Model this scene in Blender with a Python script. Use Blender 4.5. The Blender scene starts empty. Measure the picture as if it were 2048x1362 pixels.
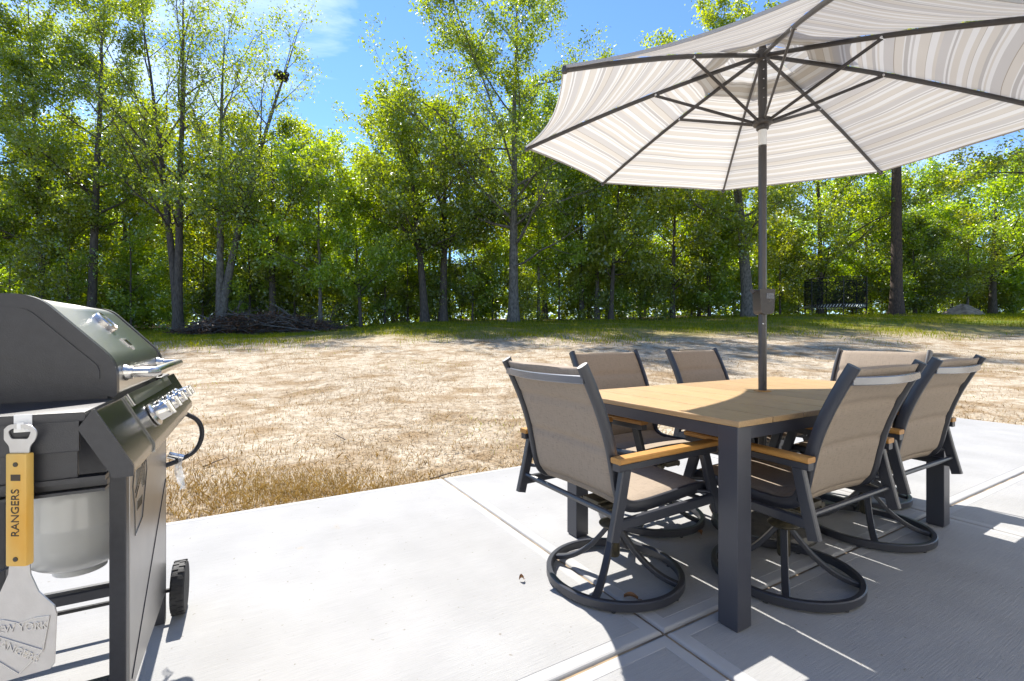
import bpy, bmesh, math, random
import numpy as np
from mathutils import Vector, Matrix
R = math.radians
scene = bpy.context.scene
COL = scene.collection

# ------------------------------------------------------------------ camera, sky, sun, exposure
FPX, HORIZ, CAMH = 948.0, 670.5, 1.0386        # focal length in photo pixels (2048 wide), horizon row, eye height
cam_data = bpy.data.cameras.new('camera')
cam = bpy.data.objects.new('camera', cam_data); COL.objects.link(cam)
cam_data.sensor_width = 36.0
cam_data.lens = 36.0 * FPX / 2048
cam_data.shift_y = -(681 - HORIZ) / 2048
cam_data.clip_start = 0.02; cam_data.clip_end = 900
cam.location = (0, 0, CAMH); cam.rotation_euler = (R(90), 0, 0)
scene.camera = cam

PA = Vector((0.501, -0.8654, 0))               # patio axes: towards the house / along the house
PB = Vector((0.8654, 0.501, 0))
SUN_EL = R(50.6)
sun_dir = Vector((PA.x * math.cos(SUN_EL), PA.y * math.cos(SUN_EL), -math.sin(SUN_EL)))
sd = bpy.data.lights.new('sun', 'SUN'); sun = bpy.data.objects.new('sun', sd); COL.objects.link(sun)
sd.energy = 5.0; sd.angle = R(0.53); sd.color = (1.0, 0.95, 0.87)
sun.rotation_euler = sun_dir.to_track_quat('-Z', 'Y').to_euler()
sun.location = (-6, 10, 14)

world = bpy.data.worlds.new('World'); scene.world = world; world.use_nodes = True
wn = world.node_tree; wn.nodes.clear()
def wnode(t, **k):
    n = wn.nodes.new(t)
    for a, b in k.items(): setattr(n, a, b)
    return n
w_out = wnode('ShaderNodeOutputWorld'); w_bg = wnode('ShaderNodeBackground')
w_sky = wnode('ShaderNodeTexSky', sky_type='NISHITA')
w_sky.sun_disc = False; w_sky.sun_elevation = SUN_EL
w_sky.sun_rotation = math.atan2(-PA.x, -PA.y)
w_sky.air_density = 0.9; w_sky.dust_density = 0.0; w_sky.ozone_density = 5.0; w_sky.altitude = 0
w_tc = wnode('ShaderNodeTexCoord'); w_map = wnode('ShaderNodeMapping')
w_map.inputs['Scale'].default_value = (1.0, 1.6, 5.5); w_map.inputs['Rotation'].default_value = (0.1, 0.25, 0.5)
w_noise = wnode('ShaderNodeTexNoise'); w_noise.inputs['Scale'].default_value = 1.7
w_noise.inputs['Detail'].default_value = 7; w_noise.inputs['Roughness'].default_value = 0.55; w_noise.inputs['Distortion'].default_value = 0.6
w_ramp = wnode('ShaderNodeValToRGB')
w_ramp.color_ramp.elements[0].position = 0.51; w_ramp.color_ramp.elements[0].color = (0, 0, 0, 1)
w_ramp.color_ramp.elements[1].position = 0.78; w_ramp.color_ramp.elements[1].color = (0.6, 0.6, 0.6, 1)
w_mix = wnode('ShaderNodeMix', data_type='RGBA')
w_mix.inputs[7].default_value = (7.5, 7.9, 8.4, 1)
w_tint = wnode('ShaderNodeMix', data_type='RGBA', blend_type='MULTIPLY'); w_tint.inputs[0].default_value = 1.0
w_tint.inputs[7].default_value = (0.80, 0.93, 1.08, 1)
L = wn.links.new
L(w_tc.outputs['Generated'], w_map.inputs['Vector']); L(w_map.outputs[0], w_noise.inputs['Vector'])
L(w_noise.outputs['Fac'], w_ramp.inputs[0]); L(w_ramp.outputs[0], w_mix.inputs[0])
L(w_sky.outputs[0], w_tint.inputs[6]); L(w_tint.outputs[2], w_mix.inputs[6]); L(w_mix.outputs[2], w_bg.inputs[0])
w_bg.inputs[1].default_value = 0.115
L(w_bg.outputs[0], w_out.inputs[0])

vs = scene.view_settings
vs.view_transform = 'Standard'; vs.look = 'None'; vs.gamma = 1.0; vs.use_curve_mapping = False
vs.exposure = 1.2
scene.cycles.use_denoising = True
scene.cycles.max_bounces = 10; scene.cycles.diffuse_bounces = 6; scene.cycles.transmission_bounces = 8; scene.cycles.transparent_max_bounces = 12

# ------------------------------------------------------------------ materials
MATS = {}
def pmat(name, col, rough=0.6, metal=0.0, col2=None, nscale=8.0, nstretch=(1, 1, 1), bump=0.0, bscale=40.0, bstretch=None,
         coat=0.0, spec=0.5, aniso=0.0, mixlo=0.35, mixhi=0.65, detail=5.0):
    m = bpy.data.materials.new(name); m.use_nodes = True; MATS[name] = m
    nt = m.node_tree; b = nt.nodes['Principled BSDF']
    b.inputs['Base Color'].default_value = (*col, 1); b.inputs['Roughness'].default_value = rough
    b.inputs['Metallic'].default_value = metal; b.inputs['Coat Weight'].default_value = coat
    b.inputs['Specular IOR Level'].default_value = spec; b.inputs['Anisotropic'].default_value = aniso
    tc = nt.nodes.new('ShaderNodeTexCoord')
    def noise(scale, stretch):
        mp = nt.nodes.new('ShaderNodeMapping'); mp.inputs['Scale'].default_value = stretch
        n = nt.nodes.new('ShaderNodeTexNoise'); n.inputs['Scale'].default_value = scale; n.inputs['Detail'].default_value = detail
        nt.links.new(tc.outputs['Object'], mp.inputs['Vector']); nt.links.new(mp.outputs[0], n.inputs['Vector'])
        return n
    if col2:
        n = noise(nscale, nstretch)
        rp = nt.nodes.new('ShaderNodeValToRGB')
        rp.color_ramp.elements[0].position = mixlo; rp.color_ramp.elements[0].color = (*col, 1)
        rp.color_ramp.elements[1].position = mixhi; rp.color_ramp.elements[1].color = (*col2, 1)
        nt.links.new(n.outputs['Fac'], rp.inputs[0]); nt.links.new(rp.outputs[0], b.inputs['Base Color'])
    if bump:
        n = noise(bscale, bstretch or nstretch)
        bp = nt.nodes.new('ShaderNodeBump'); bp.inputs['Strength'].default_value = bump; bp.inputs['Distance'].default_value = 0.01
        nt.links.new(n.outputs['Fac'], bp.inputs['Height']); nt.links.new(bp.outputs[0], b.inputs['Normal'])
    return m

def leafmat(name, c1, c2, c3, trans=0.45, gloss=0.08):
    m = bpy.data.materials.new(name); m.use_nodes = True; MATS[name] = m
    nt = m.node_tree; nt.nodes.clear(); N = nt.nodes.new; K = nt.links.new
    out = N('ShaderNodeOutputMaterial'); geo = N('ShaderNodeNewGeometry'); oi = N('ShaderNodeObjectInfo')
    tc = N('ShaderNodeTexCoord'); nz = N('ShaderNodeTexNoise'); nz.inputs['Scale'].default_value = 0.7; nz.inputs['Detail'].default_value = 2
    K(tc.outputs['Object'], nz.inputs['Vector'])
    a1 = N('ShaderNodeMath'); a1.operation = 'MULTIPLY_ADD'; a1.inputs[1].default_value = 0.55; K(geo.outputs['Random Per Island'], a1.inputs[0])
    a2 = N('ShaderNodeMath'); a2.operation = 'MULTIPLY_ADD'; a2.inputs[1].default_value = 0.6; a2.inputs[2].default_value = -0.22; K(nz.outputs['Fac'], a2.inputs[0])
    a3 = N('ShaderNodeMath'); a3.operation = 'MULTIPLY_ADD'; a3.inputs[1].default_value = 0.25; K(oi.outputs['Random'], a3.inputs[0]); K(a2.outputs[0], a3.inputs[2])
    K(a3.outputs[0], a1.inputs[2])
    rp = N('ShaderNodeValToRGB'); e = rp.color_ramp.elements
    e[0].position = 0.1; e[0].color = (*c1, 1); e[1].position = 0.95; e[1].color = (*c3, 1)
    x = e.new(0.5); x.color = (*c2, 1)
    K(a1.outputs[0], rp.inputs[0])
    d = N('ShaderNodeBsdfDiffuse'); t = N('ShaderNodeBsdfTranslucent'); g = N('ShaderNodeBsdfGlossy')
    g.inputs['Roughness'].default_value = 0.38; g.inputs['Color'].default_value = (0.9, 0.95, 1, 1)
    hs = N('ShaderNodeHueSaturation'); hs.inputs['Hue'].default_value = 0.492; hs.inputs['Saturation'].default_value = 1.15; hs.inputs['Value'].default_value = 2.35 if gloss else 1.6
    K(rp.outputs[0], d.inputs[0]); K(rp.outputs[0], hs.inputs['Color']); K(hs.outputs[0], t.inputs[0])
    m1 = N('ShaderNodeMixShader'); m1.inputs[0].default_value = trans; K(d.outputs[0], m1.inputs[1]); K(t.outputs[0], m1.inputs[2])
    m2 = N('ShaderNodeMixShader'); m2.inputs[0].default_value = gloss; K(m1.outputs[0], m2.inputs[1]); K(g.outputs[0], m2.inputs[2])
    K(m2.outputs[0], out.inputs[0])
    return m

pmat('frame_metal', (0.026, 0.028, 0.036), 0.38, 0.0, bump=0.04, bscale=900, spec=0.6)
pmat('table_metal', (0.036, 0.038, 0.049), 0.36, 0.0, bump=0.04, bscale=900, spec=0.6)
pmat('crossbar_metal', (0.16, 0.165, 0.18), 0.25, 0.3, spec=0.8)
pmat('arm_wood', (0.44, 0.22, 0.05), 0.5, col2=(0.37, 0.175, 0.04), nscale=30, nstretch=(6, 1, 6), bump=0.08, bscale=90)
pmat('plank_wood', (0.40, 0.255, 0.11), 0.5, col2=(0.33, 0.20, 0.078), nscale=9, nstretch=(1.2, 14, 14), bump=0.12, bscale=30, detail=8)
def vary_planks():          # each plank of the table a shade of its own
    nt = MATS['plank_wood'].node_tree; b = nt.nodes['Principled BSDF']; src = b.inputs['Base Color'].links[0].from_socket
    oi = nt.nodes.new('ShaderNodeObjectInfo'); mr = nt.nodes.new('ShaderNodeMapRange'); mr.inputs[3].default_value = 0.86; mr.inputs[4].default_value = 1.10
    hs = nt.nodes.new('ShaderNodeHueSaturation'); hs.inputs['Saturation'].default_value = 0.93
    nt.links.new(oi.outputs['Random'], mr.inputs[0]); nt.links.new(mr.outputs[0], hs.inputs['Value']); nt.links.new(src, hs.inputs['Color']); nt.links.new(hs.outputs[0], b.inputs['Base Color'])
vary_planks()
pmat('black_rubber', (0.02, 0.02, 0.021), 0.7, bump=0.2, bscale=200)
pmat('mechanism_steel', (0.05, 0.045, 0.035), 0.45, 0.4, col2=(0.10, 0.085, 0.05), nscale=40)
pmat('umbrella_metal', (0.045, 0.040, 0.038), 0.38, 0.0, bump=0.03, bscale=700, spec=0.6)
pmat('white_plastic', (0.75, 0.75, 0.74), 0.4)
pmat('silver', (0.7, 0.7, 0.7), 0.2, 1.0)
pmat('base_stone', (0.045, 0.042, 0.04), 0.5, col2=(0.075, 0.07, 0.06), nscale=30, bump=0.2, bscale=60)
pmat('grill_black', (0.016, 0.017, 0.022), 0.40, 0.0, col2=(0.021, 0.022, 0.028), nscale=60, bump=0.10, bscale=500, spec=0.6)
pmat('grill_greasy', (0.012, 0.011, 0.010), 0.35, 0.0, col2=(0.05, 0.03, 0.018), nscale=18, bump=0.3, bscale=60)
pmat('stainless', (0.60, 0.59, 0.57), 0.30, 1.0, col2=(0.52, 0.51, 0.49), nscale=30, nstretch=(60, 1, 60), bump=0.03, bscale=90, bstretch=(60, 1, 60), aniso=0.4)
pmat('panel_steel', (0.22, 0.22, 0.215), 0.2, 0.95, col2=(0.16, 0.16, 0.155), nscale=300, bump=0.03, bscale=500)
pmat('door_grey', (0.36, 0.345, 0.33), 0.34, 0.75, col2=(0.31, 0.30, 0.29), nscale=6, bump=0.03, bscale=400)
pmat('knob_chrome', (0.62, 0.60, 0.57), 0.24, 1.0)
pmat('tank_paint', (0.58, 0.58, 0.56), 0.25, 0.0, col2=(0.52, 0.52, 0.50), nscale=5, coat=0.3)
pmat('rust', (0.22, 0.10, 0.03), 0.8, col2=(0.3, 0.2, 0.08), nscale=60)
pmat('blade_steel', (0.58, 0.56, 0.54), 0.34, 0.85, col2=(0.54, 0.52, 0.50), nscale=40, bump=0.05, bscale=300)
pmat('handle_wood', (0.60, 0.31, 0.035), 0.45, col2=(0.62, 0.41, 0.11), nscale=14, nstretch=(1, 1, 0.4))
pmat('ink', (0.05, 0.035, 0.02), 0.6)
pmat('concrete', (0.285, 0.285, 0.284), 0.9, col2=(0.322, 0.321, 0.319), nscale=3.0, bump=0.0)
pmat('concrete_band', (0.305, 0.304, 0.302), 0.85, col2=(0.335, 0.333, 0.33), nscale=5, bump=0.06, bscale=60)
pmat('bark', (0.045, 0.035, 0.028), 0.9, col2=(0.105, 0.085, 0.068), nscale=7, nstretch=(2.2, 2.2, 0.5), bump=0.8, bscale=14, bstretch=(2, 2, 0.4))
pmat('bark_pale', (0.07, 0.06, 0.05), 0.9, col2=(0.17, 0.15, 0.125), nscale=6, nstretch=(1.5, 1.5, 0.8), bump=0.5, bscale=14)
pmat('bark_pine', (0.045, 0.032, 0.026), 0.95, col2=(0.10, 0.068, 0.05), nscale=8, nstretch=(2, 2, 0.7), bump=0.9, bscale=12)
pmat('dead_twig', (0.055, 0.04, 0.032), 0.9, col2=(0.14, 0.115, 0.10), nscale=4)
pmat('dead_leaf', (0.12, 0.05, 0.02), 0.8, col2=(0.06, 0.03, 0.016), nscale=3)
pmat('grey_branch', (0.19, 0.175, 0.165), 0.9, col2=(0.11, 0.10, 0.09), nscale=8)
pmat('fallen_leaf', (0.24, 0.12, 0.045), 0.7, col2=(0.13, 0.065, 0.03), nscale=60)
pmat('tramp_black', (0.015, 0.015, 0.018), 0.6)
pmat('tramp_spring', (0.5, 0.5, 0.48), 0.35, 0.8)
pmat('mound_soil', (0.34, 0.27, 0.22), 0.95, col2=(0.16, 0.12, 0.10), nscale=5, bump=0.8, bscale=14)
pmat('hem_trim', (0.36, 0.34, 0.32), 0.8)
pmat('hose', (0.018, 0.017, 0.017), 0.5)
pmat('siding', (0.76, 0.745, 0.70), 0.6)
pmat('window_glass', (0.05, 0.06, 0.07), 0.05)
leafmat('leaf_oak', (0.10, 0.14, 0.016), (0.175, 0.22, 0.025), (0.265, 0.295, 0.035), .58)
leafmat('leaf_bright', (0.125, 0.19, 0.021), (0.21, 0.285, 0.034), (0.30, 0.37, 0.05), .60)
leafmat('leaf_dark', (0.06, 0.09, 0.012), (0.105, 0.14, 0.017), (0.155, 0.185, 0.022), .5)
leafmat('leaf_yellow', (0.12, 0.15, 0.016), (0.20, 0.225, 0.025), (0.29, 0.30, 0.036), .56)

# fabric of the chairs: woven taupe
def fabric():
    m = pmat('sling_fabric', (0.36, 0.295, 0.235), 0.85, spec=0.25)
    nt = m.node_tree; b = nt.nodes['Principled BSDF']; N = nt.nodes.new; K = nt.links.new
    tc = N('ShaderNodeTexCoord')
    def nz(st, sc):
        mp = N('ShaderNodeMapping'); mp.inputs['Scale'].default_value = st
        n = N('ShaderNodeTexNoise'); n.inputs['Scale'].default_value = sc; n.inputs['Detail'].default_value = 1.5
        K(tc.outputs['UV'], mp.inputs['Vector']); K(mp.outputs[0], n.inputs['Vector']); return n
    n1 = nz((.6, 7, 1), 50); n2 = nz((6, .5, 1), 50)
    mx = N('ShaderNodeMath'); mx.operation = 'ADD'; K(n1.outputs['Fac'], mx.inputs[0]); K(n2.outputs['Fac'], mx.inputs[1])
    rp = N('ShaderNodeValToRGB'); e = rp.color_ramp.elements
    e[0].position = 0.70; e[0].color = (0.225, 0.180, 0.137, 1); e[1].position = 1.30; e[1].color = (0.295, 0.240, 0.186, 1)
    K(mx.outputs[0], rp.inputs[0]); K(rp.outputs[0], b.inputs['Base Color'])
    bp = N('ShaderNodeBump'); bp.inputs['Strength'].default_value = 0.08; bp.inputs['Distance'].default_value = 0.002
    K(mx.outputs[0], bp.inputs['Height']); K(bp.outputs[0], b.inputs['Normal'])
fabric()

def broom_concrete():
    m = MATS['concrete']; nt = m.node_tree; b = nt.nodes['Principled BSDF']; N = nt.nodes.new; K = nt.links.new
    tc = N('ShaderNodeTexCoord'); mp = N('ShaderNodeMapping'); mp.inputs['Scale'].default_value = (90, 3.0, 1)
    n = N('ShaderNodeTexNoise'); n.inputs['Scale'].default_value = 2.6; n.inputs['Detail'].default_value = 6; n.inputs['Roughness'].default_value = 0.7
    K(tc.outputs['Object'], mp.inputs['Vector']); K(mp.outputs[0], n.inputs['Vector'])
    n2 = N('ShaderNodeTexNoise'); n2.inputs['Scale'].default_value = 260; n2.inputs['Detail'].default_value = 2; K(tc.outputs['Object'], n2.inputs['Vector'])
    ad = N('ShaderNodeMath'); ad.operation = 'MULTIPLY_ADD'; ad.inputs[1].default_value = 0.35; K(n2.outputs['Fac'], ad.inputs[0]); K(n.outputs['Fac'], ad.inputs[2])
    bp = N('ShaderNodeBump'); bp.inputs['Strength'].default_value = 0.45; bp.inputs['Distance'].default_value = 0.006
    K(ad.outputs[0], bp.inputs['Height']); K(bp.outputs[0], b.inputs['Normal'])
    # stains: sparse rusty-brown smears, mottling
    base = b.inputs['Base Color'].links[0].from_socket
    s1 = N('ShaderNodeTexNoise'); s1.inputs['Scale'].default_value = 2.3; s1.inputs['Detail'].default_value = 6; s1.inputs['Distortion'].default_value = 1.2
    K(tc.outputs['Object'], s1.inputs['Vector'])
    r1 = N('ShaderNodeValToRGB'); r1.color_ramp.elements[0].position = 0.70; r1.color_ramp.elements[0].color = (0, 0, 0, 1)
    r1.color_ramp.elements[1].position = 0.80; r1.color_ramp.elements[1].color = (0.55, 0.55, 0.55, 1); K(s1.outputs['Fac'], r1.inputs[0])
    mx = N('ShaderNodeMix'); mx.data_type = 'RGBA'; mx.inputs[7].default_value = (0.36, 0.26, 0.13, 1)
    K(r1.outputs[0], mx.inputs[0]); K(base, mx.inputs[6])
    # fine grain
    g = N('ShaderNodeMix'); g.data_type = 'RGBA'; g.blend_type = 'MULTIPLY'; g.inputs[0].default_value = 1
    rg = N('ShaderNodeValToRGB'); rg.color_ramp.elements[0].position = 0.25; rg.color_ramp.elements[0].color = (0.88, 0.88, 0.88, 1)
    rg.color_ramp.elements[1].position = 0.6; rg.color_ramp.elements[1].color = (1, 1, 1, 1)
    K(n.outputs['Fac'], rg.inputs[0]); K(mx.outputs[2], g.inputs[6]); K(rg.outputs[0], g.inputs[7])
    s2 = N('ShaderNodeTexNoise'); s2.inputs['Scale'].default_value = 46; s2.inputs['Detail'].default_value = 4; K(tc.outputs['Object'], s2.inputs['Vector'])
    r2 = N('ShaderNodeValToRGB'); r2.color_ramp.elements[0].position = 0.68; r2.color_ramp.elements[0].color = (1, 1, 1, 1); r2.color_ramp.elements[1].position = 0.74; r2.color_ramp.elements[1].color = (0.62, 0.56, 0.48, 1)
    K(s2.outputs['Fac'], r2.inputs[0])
    s3 = N('ShaderNodeTexNoise'); s3.inputs['Scale'].default_value = 1.1; s3.inputs['Detail'].default_value = 5; K(tc.outputs['Object'], s3.inputs['Vector'])
    r3 = N('ShaderNodeValToRGB'); r3.color_ramp.elements[0].position = 0.3; r3.color_ramp.elements[0].color = (0.90, 0.895, 0.885, 1); r3.color_ramp.elements[1].position = 0.65; r3.color_ramp.elements[1].color = (1, 1, 1, 1); K(s3.outputs['Fac'], r3.inputs[0])
    g2 = N('ShaderNodeMix'); g2.data_type = 'RGBA'; g2.blend_type = 'MULTIPLY'; g2.inputs[0].default_value = 1; K(g.outputs[2], g2.inputs[6]); K(r2.outputs[0], g2.inputs[7])
    g3 = N('ShaderNodeMix'); g3.data_type = 'RGBA'; g3.blend_type = 'MULTIPLY'; g3.inputs[0].default_value = 1; K(g2.outputs[2], g3.inputs[6]); K(r3.outputs[0], g3.inputs[7]); K(g3.outputs[2], b.inputs['Base Color'])
broom_concrete()

def canopy_mat():
    m = bpy.data.materials.new('canopy_fabric'); m.use_nodes = True; MATS['canopy_fabric'] = m
    nt = m.node_tree; nt.nodes.clear(); N = nt.nodes.new; K = nt.links.new
    out = N('ShaderNodeOutputMaterial'); uv = N('ShaderNodeTexCoord'); sp = N('ShaderNodeSeparateXYZ'); K(uv.outputs['UV'], sp.inputs[0])
    mod = N('ShaderNodeMath'); mod.operation = 'FRACT'; dv = N('ShaderNodeMath'); dv.operation = 'DIVIDE'; dv.inputs[1].default_value = 0.43
    K(sp.outputs['Y'], dv.inputs[0]); K(dv.outputs[0], mod.inputs[0])
    rp = N('ShaderNodeValToRGB'); rp.color_ramp.interpolation = 'CONSTANT'
    W = (0.62, 0.61, 0.585); C = (0.53, 0.495, 0.44); G = (0.415, 0.395, 0.37); T = (0.33, 0.29, 0.24); K2 = (0.475, 0.455, 0.43)
    stops = [(0, W), (.05, C), (.11, W), (.13, G), (.15, W), (.17, K2), (.25, C), (.28, W), (.34, T), (.345, C), (.43, W), (.47, K2), (.49, W), (.51, G), (.55, W),
             (.56, C), (.64, T), (.645, K2), (.74, W), (.78, C), (.80, W), (.82, G), (.85, C), (.91, W), (.95, T), (.955, C)]
    e = rp.color_ramp.elements
    e[0].position = 0; e[0].color = (*W, 1); e[1].position = stops[1][0]; e[1].color = (*stops[1][1], 1)
    for p, c in stops[2:]:
        x = e.new(p); x.color = (*c, 1)
    K(mod.outputs[0], rp.inputs[0])
    d = N('ShaderNodeBsdfDiffuse'); t = N('ShaderNodeBsdfTranslucent'); mx = N('ShaderNodeMixShader'); mx.inputs[0].default_value = 0.34
    K(rp.outputs[0], d.inputs[0]); K(rp.outputs[0], t.inputs[0]); K(d.outputs[0], mx.inputs[1]); K(t.outputs[0], mx.inputs[2]); K(mx.outputs[0], out.inputs[0])
canopy_mat()

def ground_mat():
    m = bpy.data.materials.new('yard_soil'); m.use_nodes = True; MATS['yard_soil'] = m
    nt = m.node_tree; b = nt.nodes['Principled BSDF']; N = nt.nodes.new; K = nt.links.new
    b.inputs['Roughness'].default_value = 0.95; b.inputs['Specular IOR Level'].default_value = 0.15
    tc = N('ShaderNodeTexCoord')
    def nz(sc, det=5, dist=0.0, st=(1, 1, 1)):
        mp = N('ShaderNodeMapping'); mp.inputs['Scale'].default_value = st
        n = N('ShaderNodeTexNoise'); n.inputs['Scale'].default_value = sc; n.inputs['Detail'].default_value = det; n.inputs['Distortion'].default_value = dist
        K(tc.outputs['Object'], mp.inputs['Vector']); K(mp.outputs[0], n.inputs['Vector']); return n.outputs['Fac']
    def ramp(s, a, b2, c0=(0, 0, 0), c1=(1, 1, 1)):
        r = N('ShaderNodeValToRGB'); r.color_ramp.elements[0].position = a; r.color_ramp.elements[0].color = (*c0, 1)
        r.color_ramp.elements[1].position = b2; r.color_ramp.elements[1].color = (*c1, 1); K(s, r.inputs[0]); return r.outputs[0]
    def mix(f, A, B):
        x = N('ShaderNodeMix'); x.data_type = 'RGBA'
        if isinstance(f, float): x.inputs[0].default_value = f
        else: K(f, x.inputs[0])
        for i, s in ((6, A), (7, B)):
            if isinstance(s, tuple): x.inputs[i].default_value = (*s, 1)
            else: K(s, x.inputs[i])
        return x.outputs[2]
    sand = ramp(nz(7, 8), 0.35, 0.68, (0.31, 0.255, 0.185), (0.48, 0.42, 0.33))
    straw = ramp(nz(26, 8, 0.8, (1, 2.2, 1)), 0.32, 0.7, (0.13, 0.085, 0.045), (0.35, 0.255, 0.15))
    litter = mix(ramp(nz(1.6, 8, 0.6), 0.45, 0.64), sand, straw)
    litter = mix(ramp(nz(34, 6, 1.5), 0.56, 0.66), litter, straw)
    ygrass = ramp(nz(18, 6), 0.3, 0.7, (0.15, 0.115, 0.03), (0.30, 0.25, 0.075))
    green = ramp(nz(12, 6), 0.3, 0.7, (0.05, 0.085, 0.014), (0.14, 0.19, 0.03))
    woods = ramp(nz(9, 8), 0.3, 0.7, (0.05, 0.034, 0.02), (0.17, 0.115, 0.07))
    sp = N('ShaderNodeSeparateXYZ'); K(tc.outputs['Object'], sp.inputs[0])
    wob = N('ShaderNodeMath'); wob.operation = 'MULTIPLY_ADD'; wob.inputs[1].default_value = 6.0; K(nz(0.33, 6), wob.inputs[0]); K(sp.outputs['Y'], wob.inputs[2])
    def band(a, b2):
        mr = N('ShaderNodeMapRange'); mr.inputs[1].default_value = a; mr.inputs[2].default_value = b2; K(wob.outputs[0], mr.inputs[0]); return mr.outputs[0]
    c = mix(band(20.5, 25.0), litter, ygrass)
    f2 = N('ShaderNodeMath'); f2.operation = 'MULTIPLY'; K(band(22.5, 28.0), f2.inputs[0]); K(ramp(nz(0.55, 4), 0.40, 0.60), f2.inputs[1])
    c = mix(f2.outputs[0], c, green)
    c = mix(band(34.0, 36.5), c, woods)
    K(c, b.inputs['Base Color'])
    bp = N('ShaderNodeBump'); bp.inputs['Strength'].default_value = 0.9; bp.inputs['Distance'].default_value = 0.03
    K(nz(22, 8, 0.6), bp.inputs['Height']); K(bp.outputs[0], b.inputs['Normal'])
ground_mat()

def grassmat(name, c1, c2, c3, tr=0.35):
    leafmat(name, c1, c2, c3, tr, 0.0)
grassmat('dry_blade', (0.15, 0.088, 0.026), (0.27, 0.185, 0.066), (0.36, 0.28, 0.125), 0.25)
grassmat('straw_piece', (0.13, 0.08, 0.045), (0.31, 0.23, 0.14), (0.47, 0.40, 0.29), 0.1)
grassmat('green_blade', (0.11, 0.14, 0.014), (0.20, 0.22, 0.024), (0.32, 0.29, 0.05), 0.4)

def netmat():
    m = bpy.data.materials.new('net_mesh'); m.use_nodes = True; MATS['net_mesh'] = m
    nt = m.node_tree; nt.nodes.clear(); N = nt.nodes.new; K = nt.links.new
    o = N('ShaderNodeOutputMaterial'); t = N('ShaderNodeBsdfTransparent'); d = N('ShaderNodeBsdfDiffuse'); d.inputs[0].default_value = (0.012, 0.012, 0.016, 1)
    x = N('ShaderNodeMixShader'); x.inputs[0].default_value = 0.5; K(t.outputs[0], x.inputs[1]); K(d.outputs[0], x.inputs[2]); K(x.outputs[0], o.inputs[0])
    m = bpy.data.materials.new('clear_plastic'); m.use_nodes = True; MATS['clear_plastic'] = m
    nt = m.node_tree; nt.nodes.clear(); N = nt.nodes.new; K = nt.links.new
    o = N('ShaderNodeOutputMaterial'); t = N('ShaderNodeBsdfTransparent'); d = N('ShaderNodeBsdfTranslucent'); d.inputs[0].default_value = (0.85, 0.85, 0.85, 1)
    g = N('ShaderNodeBsdfGlossy'); g.inputs['Roughness'].default_value = 0.1
    x = N('ShaderNodeMixShader'); x.inputs[0].default_value = 0.35; K(t.outputs[0], x.inputs[1]); K(d.outputs[0], x.inputs[2])
    y = N('ShaderNodeMixShader'); y.inputs[0].default_value = 0.12; K(x.outputs[0], y.inputs[1]); K(g.outputs[0], y.inputs[2]); K(y.outputs[0], o.inputs[0])
netmat()

# ------------------------------------------------------------------ mesh helpers
def link(o, parent=None):
    COL.objects.link(o)
    if parent is not None: o.parent = parent
    return o
def obj(name, bm, mat, parent=None, smooth=None, recalc=True):
    """turn a bmesh into one mesh object; smooth = angle in degrees or None"""
    if recalc: bmesh.ops.recalc_face_normals(bm, faces=bm.faces)
    me = bpy.data.meshes.new(name); bm.to_mesh(me); bm.free()
    for m in (mat if isinstance(mat, (list, tuple)) else [mat]): me.materials.append(MATS[m])
    if smooth is not None:
        me.polygons.foreach_set('use_smooth', [True] * len(me.polygons))
        try: me.set_sharp_from_angle(angle=R(smooth))
        except Exception: pass
    return link(bpy.data.objects.new(name, me), parent)
def empty(name, loc=(0, 0, 0), rz=0.0):
    o = bpy.data.objects.new(name, None); o.empty_display_size = 0.2
    o.location = loc; o.rotation_euler = (0, 0, rz); return link(o)
def tag(o, label, cat, group=None):
    o['label'] = label; o['category'] = cat
    if group: o['group'] = group
    return o
def copy_tree(o, parent=None):
    c = o.copy(); COL.objects.link(c); c.parent = parent
    for ch in [x for x in bpy.data.objects if x.parent == o]: copy_tree(ch, c)
    return c
def B(): return bmesh.new()
def box(bm, c, s, rot=None, bev=0.0, seg=2):
    M = Matrix.Translation(Vector(c)) @ (rot.to_4x4() if rot is not None else Matrix.Identity(4)) @ Matrix.Diagonal((s[0], s[1], s[2], 1))
    r = bmesh.ops.create_cube(bm, size=1.0, matrix=M)
    if bev:
        ed = list({e for v in r['verts'] for e in v.link_edges})
        bmesh.ops.bevel(bm, geom=ed, offset=bev, segments=seg, affect='EDGES', profile=0.6)
def sweep(bm, pts, sec, upref=(0, 0, 1), scales=None, cap=True, closed=False):
    pts = [Vector(p) for p in pts]; n = len(pts); rings = []; up = Vector(upref)
    for i, p in enumerate(pts):
        if closed: t = pts[(i + 1) % n] - pts[i - 1]
        else: t = pts[min(i + 1, n - 1)] - pts[max(i - 1, 0)]
        t.normalize()
        s = t.cross(up)
        if s.length < 1e-4: s = t.cross(Vector((1, 0, 0)))
        s.normalize(); u = s.cross(t).normalized()
        k = 1.0 if scales is None else scales[i]
        rings.append([bm.verts.new(p + s * (a * k) + u * (b * k)) for a, b in sec])
    m = len(sec)
    for i in range(n if closed else n - 1):
        A, C = rings[i], rings[(i + 1) % n]
        for j in range(m): bm.faces.new((A[j], A[(j + 1) % m], C[(j + 1) % m], C[j]))
    if cap and not closed:
        bm.faces.new(rings[0][::-1]); bm.faces.new(rings[-1])
def circ(r, n=10): return [(r * math.cos(2 * math.pi * i / n), r * math.sin(2 * math.pi * i / n)) for i in range(n)]
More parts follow.
